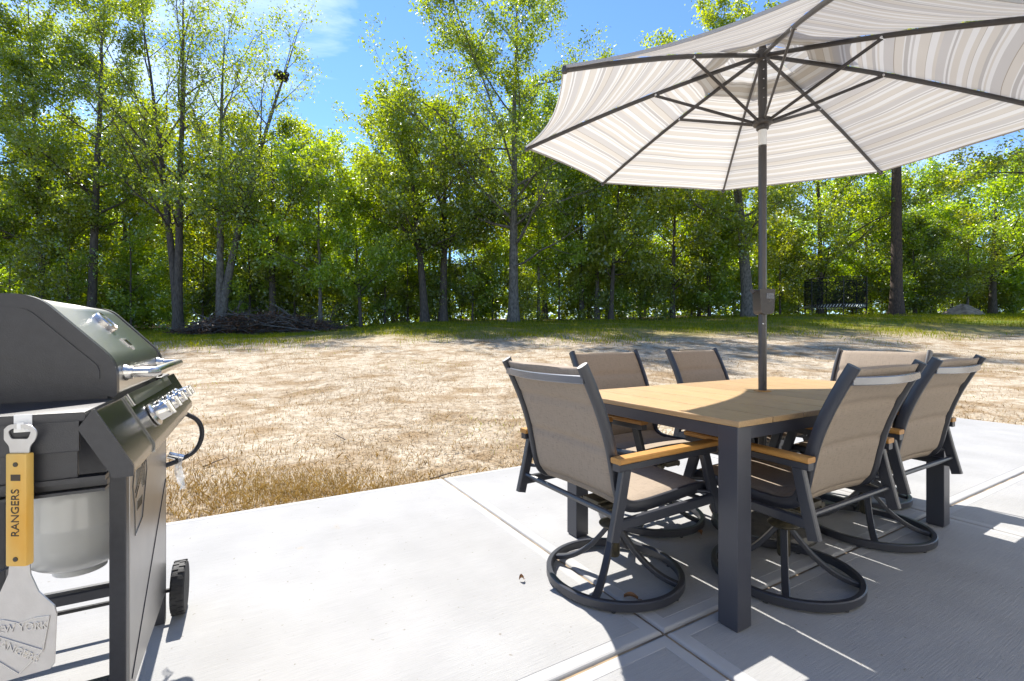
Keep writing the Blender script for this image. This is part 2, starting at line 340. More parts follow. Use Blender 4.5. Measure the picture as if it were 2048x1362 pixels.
def rect(w, h, b=0.0):
    if not b: return [(-w / 2, -h / 2), (w / 2, -h / 2), (w / 2, h / 2), (-w / 2, h / 2)]
    w2, h2 = w / 2, h / 2
    return [(-w2 + b, -h2), (w2 - b, -h2), (w2, -h2 + b), (w2, h2 - b), (w2 - b, h2), (-w2 + b, h2), (-w2, h2 - b), (-w2, -h2 + b)]
def oval(w, h, n=14): return [(w / 2 * math.copysign(abs(math.cos(t)) ** 0.7, math.cos(t)), h / 2 * math.copysign(abs(math.sin(t)) ** 0.7, math.sin(t))) for t in [2 * math.pi * i / n for i in range(n)]]
def tube(bm, pts, r, n=10, cap=True, closed=False, scales=None): sweep(bm, pts, circ(r, n), cap=cap, closed=closed, scales=scales)
def lathe(bm, prof, n=24, M=None):
    M = M or Matrix.Identity(4); rings = []
    for r, z in prof:
        rings.append([bm.verts.new(M @ Vector((r * math.cos(2 * math.pi * i / n), r * math.sin(2 * math.pi * i / n), z))) for i in range(n)] if r > 1e-6 else [bm.verts.new(M @ Vector((0, 0, z)))])
    for A, C in zip(rings, rings[1:]):
        for j in range(n):
            k = (j + 1) % n
            if len(A) == 1 and len(C) == 1: continue
            if len(A) == 1: bm.faces.new((A[0], C[k], C[j]))
            elif len(C) == 1: bm.faces.new((A[j], A[k], C[0]))
            else: bm.faces.new((A[j], A[k], C[k], C[j]))
    if len(rings[0]) > 1: bm.faces.new(rings[0][::-1])
    if len(rings[-1]) > 1: bm.faces.new(rings[-1])
def prism(bm, poly, off):
    """poly: list of 3D points; extruded by vector off"""
    A = [bm.verts.new(Vector(p)) for p in poly]; C = [bm.verts.new(Vector(p) + Vector(off)) for p in poly]; n = len(A)
    bm.faces.new(A[::-1]); bm.faces.new(C)
    for i in range(n): bm.faces.new((A[i], A[(i + 1) % n], C[(i + 1) % n], C[i]))
def fillet(poly, rads, seg=5):
    """round the corners of a 2D polygon"""
    out = []; n = len(poly)
    for i, p in enumerate(poly):
        r = rads[i] if isinstance(rads, (list, tuple)) else rads
        if not r: out.append(Vector(p)); continue
        p0, p1, p2 = Vector(poly[i - 1]), Vector(p), Vector(poly[(i + 1) % n])
        d0, d2 = (p0 - p1), (p2 - p1); r = min(r, d0.length * .48, d2.length * .48)
        a, c = p1 + d0.normalized() * r, p1 + d2.normalized() * r
        for k in range(seg + 1):
            t = k / seg; out.append(a * (1 - t) ** 2 + p1 * (2 * t * (1 - t)) + c * t * t)
    return out
def inset(poly, d):
    out = []; n = len(poly); P = [Vector(p) for p in poly]
    ar = sum(P[i].x * P[(i + 1) % n].y - P[(i + 1) % n].x * P[i].y for i in range(n)); sg = 1 if ar > 0 else -1
    for i in range(n):
        e0 = (P[i] - P[i - 1]).normalized(); e1 = (P[(i + 1) % n] - P[i]).normalized()
        n0 = Vector((-e0.y, e0.x)) * sg; n1 = Vector((-e1.y, e1.x)) * sg
        b = (n0 + n1)
        if b.length < 1e-5: b = n0
        b.normalize(); out.append(P[i] + b * (d / max(0.3, b.dot(n0))))
    return out
def catmull(P, k=6):
    P = [Vector(p) for p in P]; Q = [P[0] * 2 - P[1]] + P + [P[-1] * 2 - P[-2]]; out = []
    for i in range(1, len(Q) - 2):
        for j in range(k):
            t = j / k; a, b, c, d = Q[i - 1], Q[i], Q[i + 1], Q[i + 2]
            out.append(0.5 * ((2 * b) + (c - a) * t + (2 * a - 5 * b + 4 * c - d) * t * t + (3 * b - a - 3 * c + d) * t ** 3))
    out.append(P[-1]); return out
def text_bm(txt, size, depth=0.0005):
    cu = bpy.data.curves.new('t', 'FONT'); cu.body = txt; cu.size = size; cu.extrude = depth; cu.align_x = 'CENTER'; cu.align_y = 'CENTER'
    o = bpy.data.objects.new('t', cu); COL.objects.link(o); bpy.context.view_layer.update()
    me = bpy.data.meshes.new_from_object(o.evaluated_get(bpy.context.evaluated_depsgraph_get()))
    bm = bmesh.new(); bm.from_mesh(me); bpy.data.objects.remove(o); bpy.data.curves.remove(cu); bpy.data.meshes.remove(me); return bm
def np_quads(name, V, mat, tri=False):
    """V: (N,4,3) array of quads -> mesh"""
    n, k = V.shape[0], V.shape[1]
    me = bpy.data.meshes.new(name)
    me.vertices.add(n * k); me.vertices.foreach_set('co', V.reshape(-1).astype(np.float32))
    me.loops.add(n * k); me.loops.foreach_set('vertex_index', np.arange(n * k, dtype=np.int32))
    me.polygons.add(n); me.polygons.foreach_set('loop_start', np.arange(0, n * k, k, dtype=np.int32))
    me.update(calc_edges=True); me.materials.append(MATS[mat]); return me

# ------------------------------------------------------------------ terrain
def sstep(a, b, x):
    t = np.clip((x - a) / (b - a), 0, 1); return t * t * (3 - 2 * t)
_YS = np.array([-40, 4.5, 6, 8, 10, 13, 16, 20, 25, 31, 38, 52, 200.]); _ZS = np.array([-.05, -.05, -.03, .05, .18, .42, .70, 1.05, 1.45, 1.85, 2.25, 2.8, 4.0])
def hgt(x, y):
    x = np.asarray(x, float); y = np.asarray(y, float)
    z = np.interp(y, _YS, _ZS)
    z = (z + np.interp(y - .7, _YS, _ZS) + np.interp(y + .7, _YS, _ZS)) / 3
    z = z + .45 * sstep(4, 24, x) * sstep(12, 32, y)
    z = z - .62 * sstep(4, 15, -x) * sstep(13, 30, y)
    damp = sstep(4.0, 9.0, np.abs(y - 0) + 0 * x)
    z = z + damp * (.05 * np.sin(x * .9 + 1.3 * np.sin(y * .5)) * np.sin(y * .7 + .8) + .025 * np.sin(x * 2.3 + y * 1.7) + .10 * np.exp(-((x - 1.5) / 3.5) ** 2 - ((y - 11.5) / 1.6) ** 2))
    return z
def H1(x, y): return float(hgt(x, y))
def px(x, Y): return (x - 1024) / FPX * Y          # photo column -> world X at distance Y

def build_ground():
    u = np.linspace(-1, 1, 181); xs = np.sign(u) * (np.abs(u) ** 2.2) * 130
    v = np.linspace(0, 1, 221); ys = -14 + 214 * v ** 2.1
    X, Y = np.meshgrid(xs, ys); Z = hgt(X, Y)
    rng = np.random.default_rng(3); Z = Z + rng.normal(0, .006, Z.shape) * (np.abs(Y) < 20)
    V = np.stack([X, Y, Z], -1).reshape(-1, 3); nx = len(xs); ny = len(ys)
    i, j = np.meshgrid(np.arange(nx - 1), np.arange(ny - 1)); a = (j * nx + i).reshape(-1)
    F = np.stack([a, a + 1, a + nx + 1, a + nx], 1)
    me = bpy.data.meshes.new('ground'); me.from_pydata(V.tolist(), [], F.tolist()); me.materials.append(MATS['yard_soil'])
    me.polygons.foreach_set('use_smooth', [True] * len(me.polygons)); me.update()
    o = link(bpy.data.objects.new('ground', me)); o['kind'] = 'structure'
build_ground()

# ------------------------------------------------------------------ patio: broom-finished slabs with tooled borders
PAT_A0, PAT_A1, PAT_B1 = -3.245, 1.9, 7.852
def in_patio(x, y, m=0.0):
    a = x * PA.x + y * PA.y; b = x * PB.x + y * PB.y
    return (a > PAT_A0 - m) & (b < PAT_B1 + m)
patio = empty('patio', (0, 0, 0), math.atan2(PA.y, PA.x)); patio['kind'] = 'structure'   # local x = PA, local y = PB
def slab(a0, a1, b0, b1):
    bm = B(); g = 0.006
    a0 += g; a1 -= g; b0 += g; b1 -= g
    prof = [(0, -.11), (0, -.011), (.0025, -.005), (.006, -.0018), (.012, 0), (.050, 0), (.0512, -.0012), (.0528, -.0012), (.054, 0.0)]
    rings = []
    for d, z in prof:
        rings.append([bm.verts.new((x, y, z)) for x, y in ((a0 + d, b0 + d), (a1 - d, b0 + d), (a1 - d, b1 - d), (a0 + d, b1 - d))])
    for i, (A, C) in enumerate(zip(rings, rings[1:])):
        for j in range(4):
            f = bm.faces.new((A[j], A[(j + 1) % 4], C[(j + 1) % 4], C[j])); f.material_index = 1
    f = bm.faces.new(rings[-1]); f.material_index = 0
    o = obj('slab', bm, ['concrete', 'concrete_band'], patio); return o
for a0, a1 in ((PAT_A0, -1.168), (-1.168, 0.91), (0.91, PAT_A1)):
    for b0, b1 in ((-7.6, -5.37), (-5.37, -3.15), (-3.15, -.93), (-.93, 1.293), (1.293, 3.5126), (3.5126, PAT_B1)):
        slab(a0, a1, b0, b1)

pmat('joint_sand', (0.30, 0.22, 0.13), 0.95, col2=(0.12, 0.10, 0.08), nscale=9)
for b0 in (-5.37, -3.15, -.93, 1.293, 3.5126):
    bm = B(); box(bm, ((PAT_A0 + PAT_A1) / 2, b0, -.030), (PAT_A1 - PAT_A0 - .02, .0115, .04)); obj('joint_fill', bm, 'joint_sand', patio)
for a0 in (-1.168, .91):
    for b0, b1 in ((-7.6, -5.38), (-5.36, -3.16), (-3.14, -.94), (-.92, 1.283), (1.303, 3.5026), (3.5226, PAT_B1)):
        bm = B(); box(bm, (a0, (b0 + b1) / 2, -.030), (.0115, b1 - b0, .04)); obj('joint_fill', bm, 'joint_sand', patio)
# ------------------------------------------------------------------ the house behind the camera (seen only in reflections, returns light to the patio)
house = tag(empty('house', (0, 0, 0), math.atan2(PA.y, PA.x)), 'pale sided house wall behind the camera, mirrored in the propane tank', 'house')
HX = PAT_A1 + .02
for i in range(15):
    bm = B(); box(bm, (HX + .06, .5, .1 + .19 * i), (.03, 19, .20), rot=Matrix.Rotation(R(4), 3, 'Y')); obj('siding_board', bm, 'siding', house)
bm = B(); box(bm, (HX + .25, .5, 1.45), (.3, 19, 3.0)); obj('wall', bm, 'siding', house)
bm = B(); box(bm, (HX + .05, .5, 2.98), (.9, 19.6, .08)); obj('eave', bm, 'siding', house)
for y in (-2.4, 2.2):
    bm = B(); box(bm, (HX + .035, y, 1.45), (.05, 1.5, 1.5)); wi = obj('window', bm, 'siding', house)
    for sy in (-1, 1):
        bm = B(); box(bm, (HX + .006, y + sy * .34, 1.45), (.012, .62, 1.34)); obj('pane', bm, 'window_glass', wi)

# ------------------------------------------------------------------ dining table
TH = -1.0393; TC = Vector((1.3413, 2.538, 0)); TL, TW, TZ = 0.987, 1.88, 0.74
table = tag(empty('dining_table', TC, TH), 'rectangular patio table with tan plank top and charcoal metal legs', 'table')
NP = 9; pw = TW / NP
def plank_bm():
    bm = B(); box(bm, (0, 0, 0), (TL, pw - .008, .022), bev=.0035); return bm
for i in range(NP):
    if i == NP // 2:
        bm = B(); r = .028
        for s in (-1, 1):          # centre plank made round the pole hole
            x0, x1 = (r, TL / 2) if s > 0 else (-TL / 2, -r)
            box(bm, ((x0 + x1) / 2, 0, 0), (x1 - x0, pw - .005, .022), bev=.0025)
        for s in (-1, 1):
            box(bm, (0, s * (r + (pw - .005) / 2) / 2, 0), (2 * r, (pw - .005) / 2 - r, .022))
        o = obj('plank', bm, 'plank_wood', table)
        bm = B(); lathe(bm, [(.0285, TZ - .004), (.043, TZ + .0005), (.043, TZ + .003), (.038, TZ + .005), (.0285, TZ + .005)], 24); obj('pole_collar', bm, 'arm_wood', table, 40)
    else: o = obj('plank', plank_bm(), 'plank_wood', table)
    o.location = (0, -TW / 2 + pw * (i + .5), TZ - .011)
LS, OV = .078, .006
for sx in (-1, 1):
    for sy in (-1, 1):
        bm = B(); box(bm, (sx * (TL / 2 - OV - LS / 2), sy * (TW / 2 - OV - LS / 2), (TZ - .023) / 2 + .003), (LS, LS, TZ - .023 - .006), bev=.003)
        box(bm, (sx * (TL / 2 - OV - LS / 2), sy * (TW / 2 - OV - LS / 2), .003), (LS - .012, LS - .012, .006))
        obj('leg', bm, 'table_metal', table)
for s in (-1, 1):
    bm = B(); box(bm, (s * (TL / 2 - OV - .02), 0, TZ - .047), (.03, TW - 2 * (OV + LS), .046), bev=.002); obj('apron', bm, 'table_metal', table)
    bm = B(); box(bm, (0, s * (TW / 2 - OV - .02), TZ - .047), (TL - 2 * (OV + LS), .03, .046), bev=.002); obj('apron', bm, 'table_metal', table)
for y in (-.45, .45):
    bm = B(); box(bm, (0, y, TZ - .04), (TL - .09, .03, .03)); obj('support_bar', bm, 'table_metal', table)

# ------------------------------------------------------------------ swivel sling chairs
def make_chair():
    root = empty('patio_chair')
    # ring base
    bm = B(); N = 56
    sweep(bm, [(.278 * math.cos(2 * math.pi * i / N), .278 * math.sin(2 * math.pi * i / N), .026) for i in range(N)], rect(.024, .036, .004), closed=True)
    for k in range(6):
        a = k * math.pi / 3 + .3; lathe(bm, [(.009, .002), (.009, .01)], 8, Matrix.Translation((.278 * math.cos(a), .278 * math.sin(a), 0)))
    obj('base_ring', bm, 'frame_metal', root, 30)
    for k in range(4):
        a = k * math.pi / 2 + .55
        prof = [(.018, .225), (.03, .205), (.06, .165), (.10, .118), (.15, .075), (.20, .046), (.245, .032), (.272, .027)]
        pts = catmull([(r * math.cos(a), r * math.sin(a), z) for r, z in prof], 3)
        bm = B(); sweep(bm, pts, rect(.028, .020, .003)); obj('base_leg', bm, 'frame_metal', root, 30)
    bm = B(); lathe(bm, [(.022, .09), (.026, .10), (.026, .215), (.060, .222), (.064, .228), (.060, .234), (.030, .246), (.022, .25), (.022, .30)], 22)
    box(bm, (0, .0, .325), (.16, .22, .012), bev=.003); box(bm, (0, .02, .345), (.10, .30, .025), bev=.004)
    for s in (-1, 1): tube(bm, [(s * .06, -.13, .335), (s * .06, .15, .335)], .014, 8)
    obj('swivel_mechanism', bm, 'mechanism_steel', root, 35)
    # side rails carrying the sling: back, bend, seat
    prof = [(-.385, .935), (-.345, .86), (-.298, .76), (-.262, .66), (-.238, .56), (-.222, .485), (-.20, .435), (-.155, .410), (-.08, .405), (.05, .412), (.17, .42), (.25, .418), (.285, .400)]
    P2 = catmull([(p[0], p[1]) for p in prof], 5)
    hw = .262
    for s in (-1, 1):
        bm = B(); sweep(bm, [(s * hw, p.x, p.y) for p in P2], oval(.024, .044, 12), upref=(0, .5, .5))
        obj('side_rail', bm, 'frame_metal', root, 40)
    # slings
    def sling(name, pts, seams, puff, flip):
        bm = B(); uvl = bm.loops.layers.uv.new('UVMap'); nc = 16; n = len(pts)
        cum = [0]
        for a, b in zip(pts, pts[1:]): cum.append(cum[-1] + (b - a).length)
        Lt = cum[-1]; grid = [[], []]
        for i, p in enumerate(pts):
            t = pts[min(i + 1, n - 1)] - pts[max(i - 1, 0)]; t.normalize(); nr = Vector((-t.y, t.x)) * flip
            f = cum[i] / Lt
            pf = 1.0
            for s_ in seams: pf = min(pf, abs(f - s_) / .055)
            pf = min(1, max(0, pf)) ** .6
            for side in (0, 1):
                row = []
                for j in range(nc + 1):
                    x = -1 + 2 * j / nc; ex = min(1, (1 - abs(x)) / .12) ** .7
                    sag = -.010 * (1 - x * x)
                    th = .0025 + puff * pf * ex * (1 if side == 0 else .8)
                    q = p + nr * (sag + (th if side == 0 else -th))
                    top = -.012 * (1 - x * x) if (name == 'backrest' and i == 0) else 0
                    row.append(bm.verts.new((x * (hw - .006), q.x, q.y + top)))
                grid[side].append(row)
        def quad(a, b, c, d, uv):
            f = bm.faces.new((a, b, c, d))
            for l, w in zip(f.loops, uv): l[uvl].uv = w
        for side in (0, 1):
            G = grid[side]
            for i in range(n - 1):
                for j in range(nc):
                    uv = [(j / nc * .5, cum[i]), ((j + 1) / nc * .5, cum[i]), ((j + 1) / nc * .5, cum[i + 1]), (j / nc * .5, cum[i + 1])]
                    quad(G[i][j], G[i][j + 1], G[i + 1][j + 1], G[i + 1][j], uv)
        for i in (0, n - 1):
            for j in range(nc): quad(grid[0][i][j], grid[0][i][j + 1], grid[1][i][j + 1], grid[1][i][j], [(0, 0)] * 4)
        for j in (0, nc):
            for i in range(n - 1): quad(grid[0][i][j], grid[0][i + 1][j], grid[1][i + 1][j], grid[1][i][j], [(0, 0)] * 4)
        return obj(name, bm, 'sling_fabric', root, 60)
    dense = []
    for a, b in zip(P2, P2[1:]): dense += [a, (a + b) / 2]
    dense.append(P2[-1])
    cut = min(range(len(dense)), key=lambda i: (dense[i] - Vector((-.205, .44))).length)
    back = dense[1:cut + 1]; seat = dense[cut:-4]
    sling('backrest', back, (0.0, .30, .62, 1.0), .013, -1)
    sling('seat', seat, (0.0, .22, .96), .014, -1)
    # bow between the post tops
    bm = B(); sweep(bm, [(hw * x, -.378 - .028 * (1 - x * x), .885 - .004 * (1 - x * x)) for x in [i / 8 - 1 for i in range(17)]], rect(.012, .030, .003)); obj('top_bow', bm, 'crossbar_metal', root, 30)
    for s in (-1, 1):       # post caps
        pass
    for y, z in ((-.262, .405), (-.235, .385)):
        bm = B(); tube(bm, [(-.30, y, z), (.30, y, z)], .0095, 8); obj('cross_tube', bm, 'frame_metal', root, 40)
    bm = B(); tube(bm, [(-.30, .20, .385), (.30, .20, .385)], .0095, 8); obj('cross_tube', bm, 'frame_metal', root, 40)
    for s in (-1, 1):
        x = s * .305
        bm = B()
        sweep(bm, [(x, -.225, .575), (x, -.25, .46), (x, -.283, .325)], rect(.026, .042, .004), upref=(0, 1, 0))
        sweep(bm, [(x, .195, .575), (x, .235, .45), (x, .275, .33)], rect(.026, .042, .004), upref=(0, 1, 0))
        sweep(bm, [(x, -.262, .375), (x, .262, .385)], rect(.024, .036, .004))
        sweep(bm, [(x, -.27, .578), (x, .25, .585)], rect(.034, .026, .003))
        obj('arm_frame', bm, 'frame_metal', root, 30)
        bm = B(); sweep(bm, [(x, -.272, .601), (x, -.1, .604), (x, .252, .608)], rect(.050, .020, .004)); obj('armrest', bm, 'arm_wood', root, 30)
        bm = B(); tube(bm, [(s * .26, -.20, .44), (x, -.235, .44)], .008, 8); obj('bolt_bar', bm, 'frame_metal', root, 40)
        bm = B(); tube(bm, [(s * .26, .19, .41), (x, .232, .41)], .008, 8); obj('bolt_bar', bm, 'frame_metal', root, 40)
    return root
chair = make_chair()
def tw(u, v): return TC + Vector((math.cos(TH), math.sin(TH), 0)) * u + Vector((-math.sin(TH), math.cos(TH), 0)) * v
GRP = 'swivel chairs around the patio table'
spots = [
    (Vector((.439, 2.045, 0)), 90 + math.degrees(TH), 'taupe sling chair at the near left end of the table, beside the open concrete'),
    (Vector((1.172, 2.045, 0)), 180 + math.degrees(TH), 'sling chair with its back to the camera, left one of the near pair'),
    (Vector((1.887, 2.531, 0)), 180 + math.degrees(TH), 'sling chair with its back to the camera, right one of the near pair'),
    (Vector((.786, 2.70, 0)), math.degrees(TH), 'taupe sling chair on the lawn side of the table, left one behind the table top'),
    (tw(-.43, .46), math.degrees(TH) + 2, 'taupe sling chair on the lawn side of the table, right one nearest the umbrella pole'),
    (tw(-.02, 1.04), -90 + math.degrees(TH), 'pale sunlit sling chair at the far right end of the table, facing left'),
]
for i, (p, ang, lab) in enumerate(spots):
    c = chair if i == 0 else copy_tree(chair)
    c.location = p; c.rotation_euler = (0, 0, R(ang - 90)); tag(c, lab, 'chair', GRP)

# ------------------------------------------------------------------ umbrella
UZ, UR, UPH, UTX, UTY, UHZ = 2.12624, 1.30525, 2.87103, -.0268, .0683, 2.549
umb = tag(empty('patio_umbrella', TC), 'open striped beige market umbrella standing through the table', 'umbrella')
def rib_pt(k, s):
    a = UPH + k * math.pi / 4; d = Vector((math.cos(a), math.sin(a))) * UR
    t = Vector((d.x, d.y, UZ + UTX * d.x + UTY * d.y)); hub = Vector((0, 0, UHZ))
    q = hub + (t - hub) * s; q.z += .022 * math.sin(math.pi * min(s, 1)); return q
bm = B(); lathe(bm, [(.0205, .05), (.0205, 2.05)], 24); obj('pole', bm, 'umbrella_metal', umb, 40)
bm = B(); lathe(bm, [(.0212, 2.055), (.0212, 2.135)], 24); obj('pole_band', bm, 'white_plastic', umb, 40)
bm = B(); lathe(bm, [(.0205, 2.137), (.0205, 2.27), (.0225, 2.275), (.0225, 2.52)], 24); obj('upper_pole', bm, 'umbrella_metal', umb, 40)
bm = B()
for k in range(5): lathe(bm, [(.0035, 0), (.003, .003)], 8, Matrix.Translation((-.006, -.0222, 2.30 + .05 * k)) @ Matrix.Rotation(R(90), 4, 'X'))
obj('pole_rivets', bm, 'silver', umb)
bm = B(); lathe(bm, [(.022, 2.135), (.030, 2.14), (.032, 2.15), (.030, 2.158), (.046, 2.165), (.049, 2.178), (.046, 2.192), (.03, 2.2), (.022, 2.2)], 24); obj('runner', bm, 'umbrella_metal', umb, 30)
bm = B(); lathe(bm, [(.022, 2.50), (.036, 2.51), (.04, 2.53), (.036, 2.555), (.02, 2.565), (.012, 2.62), (.016, 2.64), (.0, 2.66)], 20); obj('top_hub', bm, 'umbrella_metal', umb, 30)
off = Vector((0, 0, -.014))
for k in range(8):
    bm = B(); pts = [rib_pt(k, .02 + .975 * i / 12) + off for i in range(13)]; sweep(bm, pts, oval(.014, .022, 10)); rib = obj('rib', bm, 'umbrella_metal', umb, 40)
    bm = B(); e = rib_pt(k, .995) + off; lathe(bm, [(.011, -.012), (.013, 0), (.011, .012)], 10, Matrix.Translation(e)); obj('rib_tip', bm, 'umbrella_metal', rib, 40)
    bm = B(); a = UPH + k * math.pi / 4; st = rib_pt(k, .42) + off * 1.6
    s0 = Vector((.042 * math.cos(a), .042 * math.sin(a), 2.18)); sweep(bm, [s0, (s0 + st) / 2, st], oval(.011, .017, 8)); strut = obj('strut', bm, 'umbrella_metal', umb, 40)
    bm = B(); lathe(bm, [(.006, -.012), (.006, .012)], 8, Matrix.Translation(st) @ Matrix.Rotation(a, 4, 'Z') @ Matrix.Rotation(R(90), 4, 'X')); obj('pivot', bm, 'silver', strut)
# canopy: eight striped panels, each with a little sag and a scalloped hem; vent cap above
def panel(k, s0, s1, dz, name, n=18, m=12, scal=.045):
    bm = B(); uvl = bm.loops.layers.uv.new('UVMap'); G = []
    for i in range(n + 1):
        s = s0 + (s1 - s0) * i / n; row = []
        for j in range(m + 1):
            t = j / m; A, C = rib_pt(k, s), rib_pt(k + 1, s); q = A.lerp(C, t)
            w = 4 * t * (1 - t)
            inw = scal * w * (s / s1) ** 2
            c = Vector((0, 0, q.z)); q = q + (c - q) * inw
            q.z += dz - .018 * w * s + .0035 * math.sin(t * 9 + k * 1.7 + s * 4) * math.sin(s * 11 + k) * w + .003 * math.exp(-((t if t < .5 else 1 - t) / .05) ** 2) * math.sin(s * 46 + k * 2)
            row.append((bm.verts.new(q), (t * .9, (s1 - s) * UR)))
        G.append(row)
    for i in range(n):
        for j in range(m):
            L4 = [G[i][j], G[i][j + 1], G[i + 1][j + 1], G[i + 1][j]]
            f = bm.faces.new([x[0] for x in L4])
            for l, x in zip(f.loops, L4): l[uvl].uv = x[1]
    o = obj(name, bm, 'canopy_fabric', umb, 50)
    # hem folded down: real thickness of the border
    bm = B(); pts = [G2 for G2 in []]
    return o
for k in range(8):
    panel(k, .17, 1.0, 0.0, 'canopy_panel')
for k in range(8):
    panel(k, .015, .30, .045, 'vent_panel', 6, 8, .06)
for k in range(8):
    bm = B(); pts = []
    for j in range(13):
        t = j / 12; A, C = rib_pt(k, 1.0), rib_pt(k + 1, 1.0); q = A.lerp(C, t); w = 4 * t * (1 - t)
        q = q + (Vector((0, 0, q.z)) - q) * .045 * w; q.z -= .018 * w; pts.append(q)
    sweep(bm, pts, rect(.003, .013)); obj('hem', bm, 'hem_trim', umb)
# crank housing
bm = B(); poly = fillet([(-.034, 1.150), (.034, 1.150), (.040, 1.282), (-.040, 1.282)], [.02, .02, .006, .006])
prism(bm, [(p.x, -.052, p.y) for p in poly], (0, .082, 0)); crank = obj('crank_housing', bm, 'umbrella_metal', umb, 35)
bm = B(); box(bm, (0.012, -.0535, 1.245), (.038, .003, .030), bev=.001); obj('crank_plate', bm, 'crossbar_metal', crank)
bm = B(); tube(bm, [(-.046, -.02, 1.275), (-.075, -.02, 1.28)], .006, 8); tube(bm, [(-.07, -.02, 1.28), (-.062, -.03, 1.262)], .008, 8); obj('crank_handle', bm, 'umbrella_metal', crank, 40)
bm = B(); lathe(bm, [(.0045, 0), (.004, .004)], 8, Matrix.Translation((-.008, -.0205, 1.10)) @ Matrix.Rotation(R(90), 4, 'X')); obj('pole_bolt', bm, 'silver', umb)
ub = tag(empty('umbrella_base', TC), 'round dark weighted umbrella base on the concrete under the table', 'umbrella base')
bm = B(); lathe(bm, [(.25, .004), (.255, .02), (.245, .05), (.19, .082), (.10, .10), (.04, .105), (.035, .115)], 40); obj('weight', bm, 'base_stone', ub, 35)
bm = B(); lathe(bm, [(.029, .11), (.029, .40), (.032, .402), (.032, .42), (.0215, .422)], 20); sl = obj('sleeve', bm, 'frame_metal', ub, 40)
bm = B(); tube(bm, [(.03, 0, .36), (.07, 0, .36)], .006, 8); lathe(bm, [(.016, -.008), (.018, 0), (.016, .008)], 10, Matrix.Translation((.075, 0, .36)) @ Matrix.Rotation(R(90), 4, 'Y')); obj('clamp_knob', bm, 'black_rubber', sl, 40)

# ------------------------------------------------------------------ gas grill (local x = front, y = away from camera)
GO = Vector((-1.12, 1.47, 0)); GR = math.atan2(.478, .878)
grill = tag(empty('gas_grill', GO, GR), 'black and stainless gas grill with closed lid at the left edge of the patio', 'grill')
def yz_prism(bm, poly, y0, y1): prism(bm, [(p[0], y0, p[1]) for p in poly], (0, y1 - y0, 0))
lid_raw = [(-.02, .889), (-.02, .972), (-.155, 1.118), (-.185, 1.130), (-.39, 1.130), (-.475, 1.05), (-.48, .995), (-.25, .975)]
lid_poly = fillet(lid_raw, [.006, .035, .03, .03, .06, .04, .01, .04], 5)
bm = B(); yz_prism(bm, lid_poly, -.31, .31); lid = obj('lid', bm, 'stainless', grill, 25)
for y0, y1 in ((-.335, -.310), (.310, .335)):
    big = inset(lid_poly, -.004); bm = B(); yz_prism(bm, big, y0, y1)
    o = obj('lid_end_cap', bm, 'grill_black', lid, 25)
    ins = fillet(inset(lid_raw, .028), [.008, .02, .02, .02, .04, .03, .01, .03], 5); sgn = -1 if y0 < 0 else 1; ye = y0 if y0 < 0 else y1
    bm = B(); yz_prism(bm, ins, ye, ye + sgn * .004); obj('end_cap_relief', bm, 'grill_black', o, 25)
# thermometer and badge on the sloping front of the lid
sl0, sl1 = Vector((-.03, 0, .982)), Vector((-.15, 0, 1.112)); sd_ = (sl1 - sl0).normalized(); sn = Vector((-sd_.z, 0, sd_.x)) * -1
def slope_M(t, y): 
    p = sl0.lerp(sl1, t) + Vector((0, y, 0)); M = Matrix.Identity(4)
    for i, c in enumerate((sd_, Vector((0, 1, 0)).copy(), sn)): M[0][i], M[1][i], M[2][i] = c
    M[0][3], M[1][3], M[2][3] = p; return M
bm = B(); lathe(bm, [(.034, 0), (.034, .012), (.031, .016), (.029, .014), (0, .014)], 28, slope_M(.70, 0)); th_ = obj('thermometer', bm, 'knob_chrome', lid, 35)
bm = B(); M = slope_M(.22, 0)
prism(bm, [M @ Vector((x, y, 0)) for x, y in ((-.022, 0), (-.010, -.026), (.022, -.026), (.022, .026), (-.010, .026))], sn * .004); obj('badge', bm, 'blade_steel', lid)
bm = B(); M = slope_M(.22, 0)
for y in (-.016, -.008, 0, .008, .016): prism(bm, [M @ Vector((x, y + d, .004)) for x, d in ((-.006, -.002), (.016, -.002), (.016, .002), (-.006, .002))], sn * .0015)
obj('badge_relief', bm, 'panel_steel', lid)
bm = B(); pts = [(-.02, -.24, .940), (.03, -.24, .940), (.045, -.225, .940), (.045, .225, .940), (.03, .24, .940), (-.02, .24, .940)]
sweep(bm, catmull(pts, 1) if False else [Vector(p) for p in pts], circ(.0135, 14)); hd = obj('handle', bm, 'knob_chrome', lid, 40)
for y in (-.24, .24):
    bm = B(); lathe(bm, [(.021, 0), (.021, .006), (.017, .012), (.017, .02)], 16, Matrix.Translation((-.02, y, .940)) @ Matrix.Rotation(R(90), 4, 'Y')); obj('handle_bracket', bm, 'knob_chrome', hd, 35)
bm = B(); yz_prism(bm, [(-.035, .70), (-.035, .90), (-.25, .985), (-.455, 1.01), (-.455, .72)], -.331, .331); obj('firebox', bm, 'grill_black', grill)
bm = B(); yz_prism(bm, [(-.07, .66), (-.07, .70), (-.42, .70), (-.42, .68)], -.29, .29); obj('grease_tray', bm, 'grill_greasy', grill)
cp = [(-.007, .885), (.056, .763), (.056, .744), (.026, .744), (-.030, .850)]
bm = B(); yz_prism(bm, fillet(cp, [.004, .004, .002, .002, .002], 3), -.560, -.332); fa = obj('shelf_fascia', bm, 'panel_steel', grill, 30)
bm = B(); yz_prism(bm, fillet(inset(cp, -.002), [.004, .004, .002, .002, .002], 3), -.568, -.560); obj('end_cap', bm, 'grill_black', fa, 30)
bm = B(); yz_prism(bm, fillet(cp, [.004, .004, .002, .002, .002], 3), .334, .527); obj('shelf_fascia', bm, 'panel_steel', grill, 30)
cpp = fillet([(-.004, .888), (.060, .764), (.060, .741), (.024, .741), (-.034, .852)], [.004, .004, .002, .002, .002], 3)
